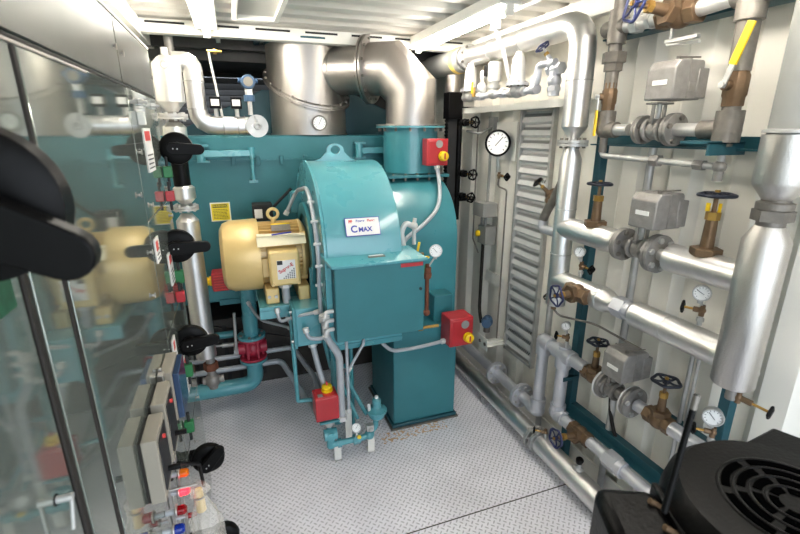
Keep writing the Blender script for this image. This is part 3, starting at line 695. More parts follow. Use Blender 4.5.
# drain line: teal pipe, red valve, elbow
t = thing('drain_pipe', 'thick teal pipe dropping behind the motor and turning left along the floor', 'pipe', (0,3.2,.1))
build(MB().tube([(.005,3.2,1.02),(.0,3.2,.57)], .052, n=28).lathe((.0,3.2,.60), Z, [(-.01,.04),(.06,.052),(.12,.056)], 28, cap=False), 'upper_pipe', 'tealL', t)
f_ = build(MB().lathe((0,3.2,.555), Z, [(0,.05),(0,.098),(.02,.098),(.02,.05)], 32), 'top_flange', 'tealL', t); bolt_ring(f_, (0,3.2,.565), Z, .078, 6, .010, .02, 'castd')
f_ = build(MB().lathe((0,3.2,.365), Z, [(0,.05),(0,.098),(.02,.098),(.02,.05)], 32), 'bottom_flange', 'tealL', t); bolt_ring(f_, (0,3.2,.375), Z, .078, 6, .010, .02, 'castd')
build(MB().tube([(0,3.2,.37),(0,3.2,.17),(-.49,3.2,.17)], .058, bend=.13, n=28), 'elbow_run', 'tealL', t)
t = thing('quick_valve', 'crimson blowdown valve with upright lever between teal flanges', 'valve', (0,3.2,.385))
mb = MB(); mb.cyl((0,3.2,.535), (0,3.2,.553), .095, n=32); mb.cyl((0,3.2,.387), (0,3.2,.405), .095, n=32); mb.sphere((0,3.2,.47), .072, 24); mb.cyl((-.10,3.2,.47), (.10,3.2,.47), .045)
for k in range(6):
    a = 2*PI*k/6; mb.box((.07*math.cos(a)-.008,3.2+.07*math.sin(a)-.008,.40), (.07*math.cos(a)+.008,3.2+.07*math.sin(a)+.008,.54))
build(mb, 'valve_body', 'valvered', t, .002)
build(MB().cyl((-.115,3.17,.46), (-.10,3.14,.78), .010), 'lever', 'zinc', t); build(MB().cyl((-.13,3.2,.46), (-.09,3.2,.46), .035), 'gear_hub', 'zinc', t)
# parallel silver pipes under the boiler front
solo(MB().tube([(-.49,3.36,.34),(.30,3.36,.34),(.42,3.1,.20),(.44,2.8,.12)], .020, n=14), 'steel_conduit', 'conduit', 'upper of two silver conduits running along the floor under the motor', 'pipe', (0,3.36,.34))
solo(MB().tube([(-.49,3.30,.27),(.20,3.30,.27),(.33,3.0,.10),(.36,2.7,.16),(.40,2.44,.24)], .022, n=14), 'steel_conduit', 'conduit', 'lower conduit curving over the floor to the red stop box', 'pipe', (0,3.30,.27))
solo(MB().tube([(-.49,3.42,.50),(-.13,3.42,.50)], .028, n=14), 'pipe_stub', 'teal', 'short teal pipe left of the crimson valve, in the dark under the boiler', 'pipe', (-.3,3.42,.50))
solo(MB().tube([(-.49,3.44,.42),(-.12,3.40,.42)], .010, n=10).cyl((-.22,3.41,.42),(-.02,3.39,.42),.018), 'steel_rod', 'zinc', 'thin steel rod with sleeve under the boiler front', 'rod', (-.3,3.43,.42))
t = thing('drain_valve', 'dark small valve with silver fittings at the foot of the cabinet', 'valve', (-.27,2.9,.2))
build(MB().sphere((-.27,2.9,.62), .045, 16).cyl((-.27,2.9,.36), (-.27,2.9,.66), .028).sphere((-.27,2.9,.42), .05, 16).cyl((-.33,2.9,.42), (-.20,2.9,.42), .025), 'valve_body', 'cast', t)
build(MB().hexa((-.27,2.9,.50), (-.27,2.9,.55), .045), 'union_nut', 'rusty', t)

# conduits on the burner
def flex(name, label, pts, r, m='conduit', ends=None, cat='conduit', bend=None, group=None):
    pts = [V(p) for p in pts]; t = thing(name, label, cat, pts[0], group)
    build(MB().tube(pts, r, bend=bend, n=14), 'tube', m, t)
    d0 = (pts[0]-pts[1]).normalized(); d1 = (pts[-1]-pts[-2]).normalized()
    build(MB().hexa(pts[0]-d0*.025, pts[0]+d0*.004, r*1.5), 'end_fitting', 'whitec', t); build(MB().hexa(pts[-1]-d1*.025, pts[-1]+d1*.004, r*1.5), 'end_fitting', 'whitec', t)
    return t
arc = []
for k in range(9):
    a = math.radians(82-k*17); arc.append((.392, 2.91-.50*math.cos(a), 1.30+.42*math.sin(a)))
t = flex('steel_conduit', 'light grey conduit looping over the gold motor along the burner rim', [(.30,3.1,1.46),(.38,3.08,1.62)]+arc[1:7]+[(.392,2.44,1.0),(.40,2.44,.93)], .0125, bend=.08)
mb = MB()
for q in arc[2:7]: mb.cyl(V(q)-X*.02, V(q)+X*.02, .009)
build(mb, 'saddle_clips', 'whitec', t)
flex('flexible_conduit', 'grey flexible conduit dropping from the gold motor terminal box', [(.225,2.68,1.11),(.225,2.67,.98),(.235,2.65,.88),(.27,2.62,.84)], .024, bend=.08)
flex('flexible_conduit', 'grey flexible conduit from the upper red stop box down behind the drum', [(1.33,2.92,1.77),(1.33,2.85,1.62),(1.27,2.74,1.50),(1.12,2.67,1.40),(.98,2.62,1.34),(.92,2.62,1.22)], .014, bend=.10)
flex('flexible_conduit', 'grey flexible conduit from the burner leg stop box to the control box', [(1.21,2.47,.655),(1.0,2.44,.655),(.82,2.42,.67),(.74,2.42,.76),(.74,2.40,.85)], .012, bend=.05)
flex('steel_conduit', 'pale conduit angling beneath the right part of the control box', [(.63,2.40,.85),(.58,2.38,.80),(.50,2.36,.62),(.46,2.35,.50)][:1]+[(.62,2.34,.80),(.53,2.37,.62)], .009)
flex('steel_conduit', 'thick pale conduit running down left of the control box to the floor', [(.40,2.36,1.0),(.405,2.36,.86),(.475,2.36,.74),(.475,2.36,.30)], .022, bend=.05)
flex('steel_conduit', 'thin pale conduit beside the thick one under the control box', [(.52,2.36,.85),(.52,2.36,.34)], .010)
flex('flexible_conduit', 'grey conduit from junction box down to the floor stop box', [(.345,2.53,.76),(.37,2.50,.60),(.40,2.44,.46)], .018, bend=.05)
flex('flexible_conduit', 'small curved conduit across the teal junction box', [(.30,2.44,.90),(.31,2.43,.84),(.38,2.42,.83),(.42,2.42,.84)], .012, bend=.04)
flex('flexible_conduit', 'pale cable hose sagging between drain pipe and junction box', [(.0,3.1,.86),(.06,3.0,.76),(.20,2.8,.78),(.24,2.7,.80)], .010, bend=.08)
flex('flexible_conduit', 'pale hose bending over the top of the junction box', [(.16,2.6,.98),(.165,2.58,.90),(.25,2.52,.95),(.38,2.45,.99)], .010, bend=.05)
for k, w in enumerate(('top', 'middle', 'bottom')):
    z = 1.02-.055*k; t = thing('conduit_elbow', 'white conduit elbow left of the control box, %s of three' % w, 'fitting', (.40,2.32,z), 'white conduit elbows on the burner corner')
    build(MB().tube([(.445,2.335,z+.01),(.40,2.325,z+.012),(.395,2.32,z-.028)], .012, bend=.02, n=12), 'elbow', 'whitec', t); build(MB().torus((.395,2.32,z-.02), Z, .013, .004, 16, 6), 'lock_ring', 'whitec', t)
solo(MB().tube([(.235,2.60,.96),(.24,2.60,.33),(.36,2.58,.33),(.42,2.46,.20)], .013, bend=.01, n=10), 'teal_tube', 'tealL', 'thin teal square bent pipe down beside the junction box', 'pipe', (.235,2.60,.3))
solo(MB().tube([(.44,2.8,.78),(.50,2.78,.42),(.62,2.78,.42)], .016, bend=.01, n=10), 'teal_tube', 'tealL', 'teal angled gas pipe behind the pale conduits under the burner', 'pipe', (.5,2.78,.42))

# ---- floor gas train
t = t_gas = thing('gas_train', 'teal gas train of small pipes and regulator standing on floor brackets', 'pipework', (.6,2.42,0))
build(MB().tube([(.40,2.40,.24),(.40,2.36,.13),(.62,2.36,.13),(.70,2.40,.16),(.71,2.40,.30)], .019, bend=.02, n=16), 'pipe_run', 'tealL', t)
build(MB().cyl((.36,2.37,.20), (.44,2.37,.20), .036).cyl((.40,2.37,.11), (.40,2.37,.20), .026).cyl((.40,2.335,.20),(.40,2.405,.20),.028), 'strainer', 'tealL', t)
build(MB().hexa((.54,2.36,.13), (.585,2.36,.13), .032), 'union', 'tealL', t); build(MB().hexa((.44,2.36,.13), (.465,2.36,.13), .028), 'union', 'tealL', t); build(MB().sphere((.65,2.37,.135), .033, 14), 'elbow_fitting', 'tealL', t)
rg = build(MB().lathe((.71,2.40,.22), Z, [(0,.03),(.02,.05),(.05,.050),(.055,.066),(.067,.066),(.07,.05),(.09,.028),(.14,.028),(.15,.018)], 28), 'regulator', 'tealL', t)
bolt_ring(rg, (.71,2.40,.28), Z, .058, 6, .007, .012, 'tealL')
build(MB().cyl((.71,2.40,.37), (.71,2.40,.385), .012), 'regulator_cap', 'dial', rg)
build(MB().tube([(.66,2.46,.22),(.60,2.62,.34),(.58,2.66,.44)], .014, bend=0, n=12), 'rear_pipe', 'tealL', t); build(MB().tube([(.60,2.46,.20),(.55,2.62,.34),(.54,2.66,.42)], .012, bend=0, n=12), 'rear_pipe', 'tealL', t)
build(MB().cyl((.40,2.40,.22), (.40,2.40,.302), .02).cyl((.40,2.40,.26),(.40,2.40,.285),.035), 'riser', 'zinc', t)
build(MB().box((.335,2.335,.302), (.475,2.47,.314)), 'box_shelf', 'teal', t, .002)
for x, y, h in ((.44,2.365,.11), (.66,2.37,.11), (.545,2.50,.26)):
    build(MB().box((x-.022,y-.004,0), (x+.022,y+.004,h)).box((x-.022,y-.004,0), (x+.022,y+.05,.006)), 'floor_bracket', 'white', t)
gauge('small gauge with yellow knob on the floor gas train', (.555,2.33,.235), (-.1,-.8,.6), .028, (.555,2.36,.14), na=.9)
build(MB().cyl((.57,2.335,.16), (.57,2.315,.175), .012), 'cock_knob', 'yellow', t_gas)
t = thing('gas_valve', 'pale small valve block against the gas train regulator', 'valve', (.66,2.36,.19))
build(MB().box((.625,2.33,.185), (.67,2.365,.225)).cyl((.65,2.32,.20),(.65,2.38,.20),.014), 'valve_body', 'zinc', t, .002); build(MB().obox((.66,2.40,.30), (.018,.01,.07), (0,.3,1)), 'lever', 'whitec', t)

# ---- gauge cluster behind the control box
t = thing('pilot_gas_assembly', 'brown pilot gas riser and brass fittings right of the control box', 'pipework', (1.03,2.42,.9))
build(MB().tube([(1.055,2.42,1.22),(1.055,2.42,.90),(.98,2.42,.93)], .013, bend=.01, n=12), 'riser', 'rusty', t)
build(MB().cyl((1.055,2.42,1.13), (1.055,2.42,1.20), .024).hexa((1.055,2.42,1.14), (1.055,2.42,1.16), .03).sphere((1.055,2.42,.90), .022, 12), 'pipe_fittings', 'rusty', t)
build(MB().box((.99,2.41,1.165), (1.04,2.45,1.22)), 'solenoid', 'green', t, .004); build(MB().cyl((1.01,2.40,1.23),(1.01,2.40,1.30),.012).cyl((.99,2.40,1.27),(1.05,2.40,1.27),.010), 'brass_cock', 'brass', t)
build(MB().obox((1.035,2.385,1.275), (.03,.012,.02), (0,-1,0)).obox((.975,2.38,1.33), (.014,.008,.09), (.2,0,1), (0,-1,0)), 'cock_handles', 'yellow', t, .002)
build(MB().tube([(.96,2.42,.85),(1.0,2.42,.80),(1.14,2.42,.80)], .010, n=10).hexa((1.0,2.42,.80),(1.03,2.42,.80),.018), 'brass_line', 'brass', t)
gauge('small white pressure gauge right of the teal control box lid', (1.10,2.40,1.305), (-.35,-1,.15), .038, (1.06,2.42,1.20), na=2.3)
t = thing('igniter_conduit', 'white fittings and hoses standing behind the control box lid', 'conduit', (.93,2.5,1.34))
build(MB().tube([(.92,2.46,1.30),(.905,2.48,1.42),(.935,2.48,1.475),(.98,2.48,1.45)], .017, bend=.03, n=14), 'elbow_hose', 'whitec', t); build(MB().sphere((.985,2.47,1.455), .024, 12).cyl((.985,2.47,1.46),(.99,2.47,1.50),.012).cyl((.985,2.47,1.34),(.985,2.47,1.44),.012), 'cable_gland', 'whitec', t)
solo(MB().tube([(.84,2.40,1.34),(.80,2.44,1.50),(.78,2.47,1.56)], .006, bend=0, n=8), 'sensing_line', 'zinc', 'thin steel tube slanting up the right edge of the arched drum', 'tube', (.84,2.40,1.34))

# ================================================================== POLISHED CABINET ON THE LEFT
ca = thing('control_cabinet', 'tall polished steel control cabinet along the left wall', 'cabinet', (-.4,1.0,0))
build(MB().box((-.485,-.75,.04), (-.306,2.38,2.336)), 'carcass', 'cab', ca, .003)
def door(y0, y1, z0, z1): return build(MB().box((-.307,y0,z0), (-.300,y1,z1)), 'door', 'cab' if z0 < 2.14 else 'cabt', ca, .0015)
door(-.74,1.705,2.146,2.332); door(1.715,2.376,2.146,2.332)
door(-.74,.745,.06,2.134); door(.785,.895,.06,2.134); door(.925,1.745,.06,2.134)
door(1.752,2.376,1.70,2.134); door(1.752,2.376,1.25,1.694); door(1.752,2.376,.70,1.244); door(1.752,2.376,.06,.694)
for y, w in ((.765,.02),(.91,.016)): build(MB().box((-.306,y-w/2,.06), (-.2985,y+w/2,2.134)), 'door_gasket', 'rubber', ca, .003)
build(MB().box((-.306,-.74,2.134), (-.2992,2.376,2.142)), 'door_sill_strip', 'rubber', ca, .002)
build(MB().box((-.306,-.74,2.127), (-.2965,1.3,2.133)), 'drip_edge', 'steel', ca, .001)
build(MB().box((-.485,-.74,2.336), (-.298,2.38,2.345)), 'top_edge', 'white', ca, .002)
def screw(y, z, l=.011): build(MB().cyl((-.302,y,z), (-.302+l,y,z), .0045, n=10).cyl((-.302+l*.8,y,z), (-.302+l,y,z), .009, n=12), 'cabinet_screw', 'steel', ca)
for y, z in ((1.66,2.24),(1.76,2.235),(2.33,2.22),(1.86,1.74),(1.80,1.93),(1.67,1.80),(1.70,1.60),(1.62,1.47),(1.55,1.22),(1.62,1.06),(2.33,1.62),(2.33,1.75),(2.32,1.20),(2.32,1.30),(2.30,.66),(2.2,.60),(2.05,.57)): screw(y, z)
# latch hooks
for y, z in ((1.95,2.10),(2.25,2.10)):
    build(MB().box((-.302,y-.018,z-.012), (-.285,y+.018,z+.012)).cyl((-.30,y-.02,z), (-.27,y-.02,z), .006), 'latch', 'zinc', ca, .002)
build(MB().box((-.300,1.86,2.02), (-.275,1.88,2.065)), 'latch_tab', 'white', ca, .003)
# long handle at the lower left
hp = onX(56, 500, -.30)
hd = build(MB().cyl((-.302,hp.y,hp.z), (-.278,hp.y,hp.z), .006), 'door_handle', 'zinc', ca)
build(MB().cyl((-.3055,hp.y,hp.z), (-.299,hp.y,hp.z), .009), 'handle_collar', 'black', hd); build(MB().tube([(-.280,hp.y,hp.z+.002),(-.284,hp.y-.01,hp.z-.05)], .003, bend=0), 'handle_bar', 'zinc', hd)
# warning plates on doors
def plate(label, y0, y1, z0, z1, col='inkred'):
    t = thing('danger_plate', label, 'sign', (-.3,(y0+y1)/2,z0), 'danger plates on the cabinet doors')
    build(MB().box((-.2995,y0,z0), (-.2965,y1,z1)), 'plate', 'paper', t)
    build(MB().box((-.2966,y0+.008,z1-.045), (-.2955,y1-.03,z1-.01)), 'red_panel', col, t)
    mb = MB()
    for k in range(4): mb.box((-.2966,y0+.01,z0+.012+k*.016), (-.2957,y1-.012-.01*(k % 2),z0+.017+k*.016))
    build(mb, 'text_lines', 'ink', t)
plate('white danger plate beside the topmost black disconnect handle', 1.93, 2.08, 1.85, 2.01)
plate('white danger plate next to the second black disconnect handle', 1.80, 1.88, 1.53, 1.62)
plate('white danger plate low beside the second disconnect handle', 2.05, 2.15, 1.36, 1.50)
plate('white danger plate next to the third disconnect handle', 1.83, 1.90, 1.07, 1.20)
plate('white danger plate beneath the third disconnect handle', 2.03, 2.13, .84, 1.02)
# disconnect handles
disc_handle('topmost black disconnect handle, on the far top cabinet door', (-.235,2.31,1.925), .072, -.05, .7, .095)
disc_handle('second black disconnect handle down, its lever pointing right', (-.27,2.16,1.510), .075, .0, .7, .115)
disc_handle('third black disconnect handle down, beside the lower pipes', (-.255,2.02,1.110), .072, .12, .7, .10)
disc_handle('fourth black disconnect handle, hanging over the tread plate', (-.225,1.78,.665), .066, .85, .7, .075)
disc_handle('lowest black disconnect handle at the bottom edge of the view', (-.185,1.58,.430), .060, -.5, .7, .07)
disc_handle('huge near black disconnect handle in the left foreground', (-.262,.60,1.925), .086, -.50, .8, .102)
for lab, y, z, m_, h in (('green lock sleeve under the topmost disconnect handle', 2.28,1.80,'green',.05), ('red lock tag above the second disconnect handle', 2.24,1.70,'red',.045), ('green lock sleeve under the second disconnect handle', 2.16,1.34,'green',.06),
                  ('red lock tag above the third disconnect handle', 2.1,1.27,'red',.05), ('green lock sleeve under the third disconnect handle', 2.0,.95,'green',.06), ('green lock sleeve above the fourth disconnect handle', 1.8,.80,'green',.05)):
    t = thing('lock_sleeve', lab, 'lock', (-.27,y,z), 'coloured sleeves by the disconnect handles')
    build(MB().box((-.298,y-.015,z), (-.262,y+.015,z+h)), 'sleeve', m_, t, .004); build(MB().cyl((-.28,y,z-.04), (-.28,y,z+h+.04), .006), 'rod', 'ink', t)
solo(MB().box((-.2985,.655,1.772), (-.294,.712,1.825)), 'circuit_tag', 'tagg', 'blurred green tag under the huge near black handle', 'tag', (-.298,.69,1.765), bevel=.003)
# box instruments
def instrument(label, y0, y1, z0, z1, d):
    t = thing('instrument_box', label, 'box', (-.3,(y0+y1)/2,z0), 'warm grey instrument boxes on the cabinet')
    build(MB().box((-.2995,y0,z0), (-.2995+d*.18,y1,z1)), 'mounting_bezel', 'rubber', t)
    build(MB().box((-.2995+d*.15,y0-.004,z0-.004), (-.2995+d,y1+.004,z1+.004)), 'housing', 'boxgrey', t, .003)
    build(MB().box((-.30+d,y0+.012,z0+.02), (-.2965+d,y1-.012,z1-.012)), 'face_panel', 'ink', t)
    build(MB().cyl((-.297+d,(y0+y1)/2,z0+.05), (-.265+d,(y0+y1)/2,z0+.05), .008), 'knob', 'black', t)
    build(MB().cyl((-.297+d,(y0+y1)/2,z1-.03), (-.290+d,(y0+y1)/2,z1-.03), .006), 'red_lamp', 'inkred', t)
instrument('nearest warm grey instrument box on the polished cabinet', 1.125,1.25,1.055,1.240,.044)
instrument('middle warm grey instrument box, just behind the nearest one', 1.29,1.42,1.05,1.245,.044)
t = thing('display_box', 'flat grey box with blue tinted side window above the instrument boxes', 'box', (-.3,1.6,1.0))
build(MB().box((-.2995,1.50,1.05), (-.262,1.66,1.235)), 'housing', 'boxgrey', t, .004); build(MB().box((-.2625,1.505,1.055), (-.242,1.655,1.225)), 'window', 'glassblue', t, .003); build(MB().box((-.299,1.49,1.24), (-.287,1.50,1.26)).box((-.299,1.46,1.03), (-.28,1.49,1.25)), 'hinge', 'steel', t, .003)
# row of lamps and switches on their rail
def lamp_at(label, u, v, m_, r=.013, tip=-.245):
    p = onX(u, v, tip); t = thing('pilot_lamp', label, 'lamp', (-.3,p.y,p.z), 'pilot lamps on the cabinet')
    build(MB().cyl((-.299,p.y,p.z), (tip-.022,p.y,p.z), r*.6), 'body', 'conduit', t); build(MB().torus((tip-.024,p.y,p.z), X, r, .004, 20, 8), 'bezel_ring', 'steel', t)
    build(MB().lathe((tip-.024,p.y,p.z), X, [(0,r),(.024,r*.95),(.03,r*.6)], 20), 'lens', m_, t)
lamp_at('amber pilot lamp beneath the fourth black handle', 187, 472, 'amber', .014)
lamp_at('lit bright red pilot lamp below the amber one', 187, 490, 'redlit', .014)
lamp_at('large dark red pilot lamp below the lit one', 185, 509, 'redlens', .015)
lamp_at('small dark red pilot lamp right of the large red one', 195, 514, 'redlens', .009, -.235)
lamp_at('blue pilot lamp at the bottom edge of the view', 183, 528, 'bluelens', .015)
solo(MB().box((-.298,1.33,.55), (-.290,1.345,1.0)).box((-.298,1.50,.50), (-.290,1.51,.95)), 'wire_channel', 'steel', 'thin bright vertical rails behind the pilot lamps', 'rail', (-.298,1.4,.55))
solo(MB().tube([onX(178,463,-.25),onX(199,464,-.21),onX(204,486,-.21)], .006, bend=.01, n=10), 'black_crank', 'black', 'black bent crank arm beneath the fourth disconnect handle', 'crank', onX(178,463,-.25))
# clear bag
def bag():
    p0 = onX(198,487,-.21); rings = []; rnd = random.Random(3); n = 28; H = .30
    prof = [(0,.020),(.03,.028),(.045,.016),(.07,.022),(.11,.036),(.16,.044),(.21,.046),(.26,.042),(.29,.026)]
    vs = []; fs = []
    for d, r in prof:
        for k in range(n):
            a = 2*PI*k/n; rr = r*(1+.16*math.sin(5*a+d*30)+.10*math.sin(9*a-d*50)+rnd.uniform(-.05,.05)); vs.append(V((p0.x+.02*d/.3+rr*math.cos(a), p0.y+rr*math.sin(a), p0.z+.01-d)))
    for i in range(len(prof)-1):
        for k in range(n): k2 = (k+1) % n; fs.append((i*n+k, (i+1)*n+k, (i+1)*n+k2, i*n+k2))
    fs.append(tuple((len(prof)-1)*n+k for k in range(n)))
    t = thing('plastic_bag', 'wrinkled clear plastic bag hanging below the cabinet lamps', 'bag', p0)
    build(MB().add(vs, fs), 'film', 'bag', t); build(MB().cyl(p0-Z*.01, p0-Z*.09, .012, .016), 'tan_neck', 'tan', t)
    build(MB().torus(p0-Z*.035, Z, .017, .003, 20, 6), 'tie', 'boxgrey', t)
    build(MB().cyl((-.30,p0.y,p0.z+.012), (p0.x,p0.y,p0.z+.012), .005), 'hook', 'steel', t)
bag()

# ================================================================== RIGHT WALL PIPEWORK
PX_ = 1.66
# floor pipe
t = thing('floor_header_pipe', 'thick silver pipe running along the floor at the right wall', 'pipe', (PX_,2.2,.02))
build(MB().cyl((PX_,.7,.1), (PX_,1.955,.1), .064, n=32), 'near_section', 'alu', t); build(MB().cyl((PX_,2.045,.1), (PX_,3.6,.1), .058, n=32), 'far_section', 'alu', t)
flange(t, (PX_,2.02,.1), Y, .082, .013, .05, 8, 'zinc', br=.009); flange(t, (PX_,1.975,.1), Y, .080, .011, .05, 8, 'zinc', br=.006)
for y in (1.3, 2.6): build(MB().box((PX_-.05,y-.02,0), (PX_+.05,y+.02,.055)), 'saddle', 'zinc', t)
# second pipe above, rising
zc, xc = .250, 1.715
t = thing('condensate_pipe', 'silver flanged pipe above the floor pipe, rising in an elbow', 'pipe', (xc,2.4,.2))
build(MB().tube([(xc,3.6,zc),(xc,2.09,zc),(xc,2.09,.745),(xc,1.72,.745)], .036, bend=.06, n=26), 'pipe_run', 'silver', t)
flange(t, (xc,2.59,zc), Y, .084, .015, .036, 8, 'silver', br=.009); flange(t, (xc,2.27,zc), Y, .086, .015, .036, 8, 'silver', br=.009)
build(MB().cyl((xc,2.09,.66), (xc,2.09,.745), .046).cyl((xc,2.02,.745), (xc,2.09,.745), .046).sphere((xc,2.09,.745), .048, 16), 'top_elbow_collar', 'silver', t)
build(MB().cyl((xc,2.09,.27), (xc,2.09,.34), .047).sphere((xc,2.09,.255), .049, 16).cyl((xc,2.09,.25), (xc,2.16,.25), .047), 'bottom_elbow_collar', 'silver', t)
t = thing('condensate_branch', 'silver tee and riser right of the first elbow riser', 'pipe', (xc,1.905,.32))
build(MB().tube([(xc,1.905,.76),(xc,1.905,.34),(xc,1.76,.34)], .036, bend=.05, n=26), 'riser', 'silver', t)
build(MB().cyl((xc,1.98,.745), (xc,1.83,.745), .047).cyl((xc,1.905,.66), (xc,1.905,.745), .047).cyl((xc,1.905,.74), (xc,1.905,.80), .034), 'tee', 'silver', t, .004)
build(MB().sphere((xc,1.905,.355), .05, 16).cyl((xc,1.905,.36),(xc,1.905,.41),.046).cyl((xc,1.84,.345),(xc,1.90,.345),.046), 'bottom_elbow_collar', 'silver', t)
# G line valves, flanges
zg = .735
gate_valve('bronze gate valve left of the lowest actuator, dark wheel on top', (xc,1.665,zg), Y, (0,0,1), .046, .150, .050, group='bronze gate valves with level wheels', wheelr=.007)
t = thing('trap_line_pipe', 'silver pipe with white rimmed flanges under the lowest actuator', 'pipe', (xc,1.4,zg-.1))
build(MB().cyl((xc,1.72,zg), (xc,1.59,zg), .030), 'pipe_run', 'silver', t); build(MB().cyl((xc,1.38,zg),(xc,1.30,zg),.030), 'pipe_run', 'silver', t)
flange(t, (xc,1.58,zg), Y, .075, .014, .03, 4, 'cast', 'zinc', .011); flange(t, (xc,1.405,zg), Y, .078, .015, .03, 4, 'cast', 'zinc', .012)
for y in (1.59, 1.42): build(MB().torus((xc,y,zg), Y, .074, .006, 36, 8), 'white_gasket_rim', 'whitec', t)
actuator('lowest grey actuator box, above the white rimmed flanges', (xc-.01,1.525,zg+.005))
gate_valve('bronze gate valve right of the lowest actuator, dark wheel on top', (xc,1.255,zg), Y, (0,0,1), .046, .15, .054, group='bronze gate valves with level wheels', wheelr=.007)
solo(MB().cyl((xc,1.20,zg), (xc,.72,zg), .033, n=24).cyl((xc,1.02,zg),(xc,.98,zg),.042), 'trap_outlet_pipe', 'silver', 'silver pipe leaving the right bronze valve towards the black pump motor', 'pipe', (xc,1.0,zg-.03))
# H line
zh = .34
gate_valve('lowest bronze gate valve, blue rimmed wheel facing the room', (xc,1.70,zh), Y, (-1,0,.1), .050, .12, .050, 'blue', name='gate_valve')
solo(MB().cyl((xc,1.64,zh), (xc,1.48,zh), .032, n=24).hexa((xc,1.50,zh),(xc,1.42,zh),.052).cyl((xc,1.42,zh),(xc,1.385,zh),.045).cyl((xc,1.40,zh),(xc,.72,zh),.032,n=24), 'union_pipe', 'silver', 'silver pipe with large hex union low on the right wall', 'pipe', (xc,1.4,zh-.05))
t = needle_valve('small bronze cock standing on the floor pipe flange', (1.665,1.93,.20), (-.8,.5,.1), .07, .018)
build(MB().cyl((1.665,1.93,.14), (1.665,1.93,.20), .012), 'riser', 'zinc', t)
t = thing('air_vent', 'short black topped vent standing on the near floor pipe', 'vent', (1.67,1.66,.15))
build(MB().lathe((1.67,1.64,.145), Z, [(0,.03),(.02,.03),(.03,.018),(.06,.018)], 20), 'base', 'zinc', t); build(MB().lathe((1.67,1.64,.20), (-.05,-.25,1), [(0,.016),(.03,.022),(.04,.015)], 20), 'cap', 'black', t); build(MB().box((1.635,1.625,.195), (1.665,1.64,.20)), 'lever', 'zinc', t)

# teal support frame
t = thing('support_frame', 'dark teal steel frame of posts and rails carrying the pipes', 'frame', (1.8,1.4,0))
for y in (1.895, 1.04): build(MB().box((1.775,y-.022,.0), (1.82,y+.022,2.46)), 'post', 'tealD', t, .002)
for z, a, b in ((2.44,.7,1.92), (1.955,.7,1.92), (.345+.05,.75,1.92), (.70,.8,1.35)): build(MB().box((1.78,a,z-.025), (1.825,b,z+.025)).box((1.74,a,z-.025), (1.785,b,z-.018)), 'rail', 'tealD', t)
for y, z in ((1.87,.62),(1.12,.60)): build(MB().box((1.70,y-.012,z-.02), (1.80,y+.012,z-.008)).box((1.70,y-.004,z-.035),(1.80,y+.004,z-.008)), 'bracket_arm', 'tealD', t)
build(MB().box((1.60,1.18,1.955), (1.79,1.30,1.965)).box((1.60,1.18,1.915),(1.79,1.19,1.96)), 'bracket_plate', 'tealD', t)
# wall conduits
def vconduit(label, x, y, z0, z1, r, m='zinc', group='vertical steel conduits'):
    return solo(MB().cyl((x,y,z0), (x,y,z1), r, n=16), 'steel_conduit', m, label, 'conduit', (x,y,z0), group)
vconduit('vertical steel conduit right of the wall louver', 1.80, 2.17, .02, 2.2, .020)
vconduit('vertical steel conduit behind the two upper actuators', 1.81, 1.60, .02, 2.0, .018)
vconduit('thin steel rod behind the near lower gate valve, left of a pair', 1.80, 1.22, .02, 1.12, .010)
vconduit('thin steel rod behind the near lower gate valve, right of a pair', 1.80, 1.19, .02, 1.12, .008)
solo(MB().tube([(1.80,1.215,1.10),(1.80,.96,1.115)], .007, n=10).box((1.78,1.19,1.09),(1.82,1.235,1.13)), 'sensing_line', 'zinc', 'thin steel tube running right from the rod pair below the middle pipe', 'tube', (1.80,1.2,1.1))
solo(MB().tube([(1.80,1.62,.72),(1.80,1.60,.50),(1.80,1.45,.28),(1.80,1.2,.12),(1.80,1.1,.10)], .010, bend=.12, n=10), 'black_cable', 'rubber', 'dark cable hanging in a curve under the lowest actuator', 'cable', (1.80,1.6,.7))

# B: tall insulated riser
by = 1.96
t = thing('steam_riser', 'tall silver clad vertical steam pipe right of the wall louver', 'pipe', (PX_,by,1.08))
mb = MB(); mb.tube([(PX_,3.12,2.505),(PX_,by,2.505),(PX_,by,2.02)], .064, bend=.13, n=36, seg=5); b = build(mb, 'upper_jacket', 'alu', t); b.data.set_sharp_from_angle(angle=math.radians(14))
build(MB().lathe((PX_,by,1.955), Z, [(0,.03),(.02,.032),(.065,.064)], 36), 'cone', 'alu', t)
flange(t, (PX_,by,1.94), Z, .076, .015, .03, 6, 'zinc', 'castd', .009)
build(MB().lathe((PX_,by,1.05), Z, [(0,.02),(.0,.054),(.81,.054),(.86,.034),(.87,.034)], 36), 'lower_jacket', 'alu', t)
mb = MB()
for z in (2.24, 1.60, 1.35): mb.torus((PX_,by,z), Z, .065 if z > 2 else .055, .0025, 32, 6)
for y in (2.45, 2.8): mb.torus((PX_,y,2.505), Y, .065, .0025, 32, 6)
build(mb, 'jacket_bands', 'zinc', t)
flange(t, (PX_,3.13,2.505), Y, .085, .016, .05, 8, 'zinc', 'castd', .010)
t = thing('insulated_pipe', 'dark grey foam pipe with pale yellow band beyond the overhead steam pipe', 'pipe', (1.6,3.8,2.45))
build(MB().cyl((1.66,3.17,2.50), (1.62,4.6,2.50), .088, n=32), 'foam_sleeve', 'foam', t); build(MB().cyl((1.659,3.24,2.50), (1.657,3.29,2.50), .091, n=32), 'yellow_band', 'bandy', t)
gate_valve('small dark drain valve at the foot of the tall silver riser', (PX_-.01,by,1.045), Z, (.1,1,.3), .018, .06, .02, 'black', wheelr=.004)
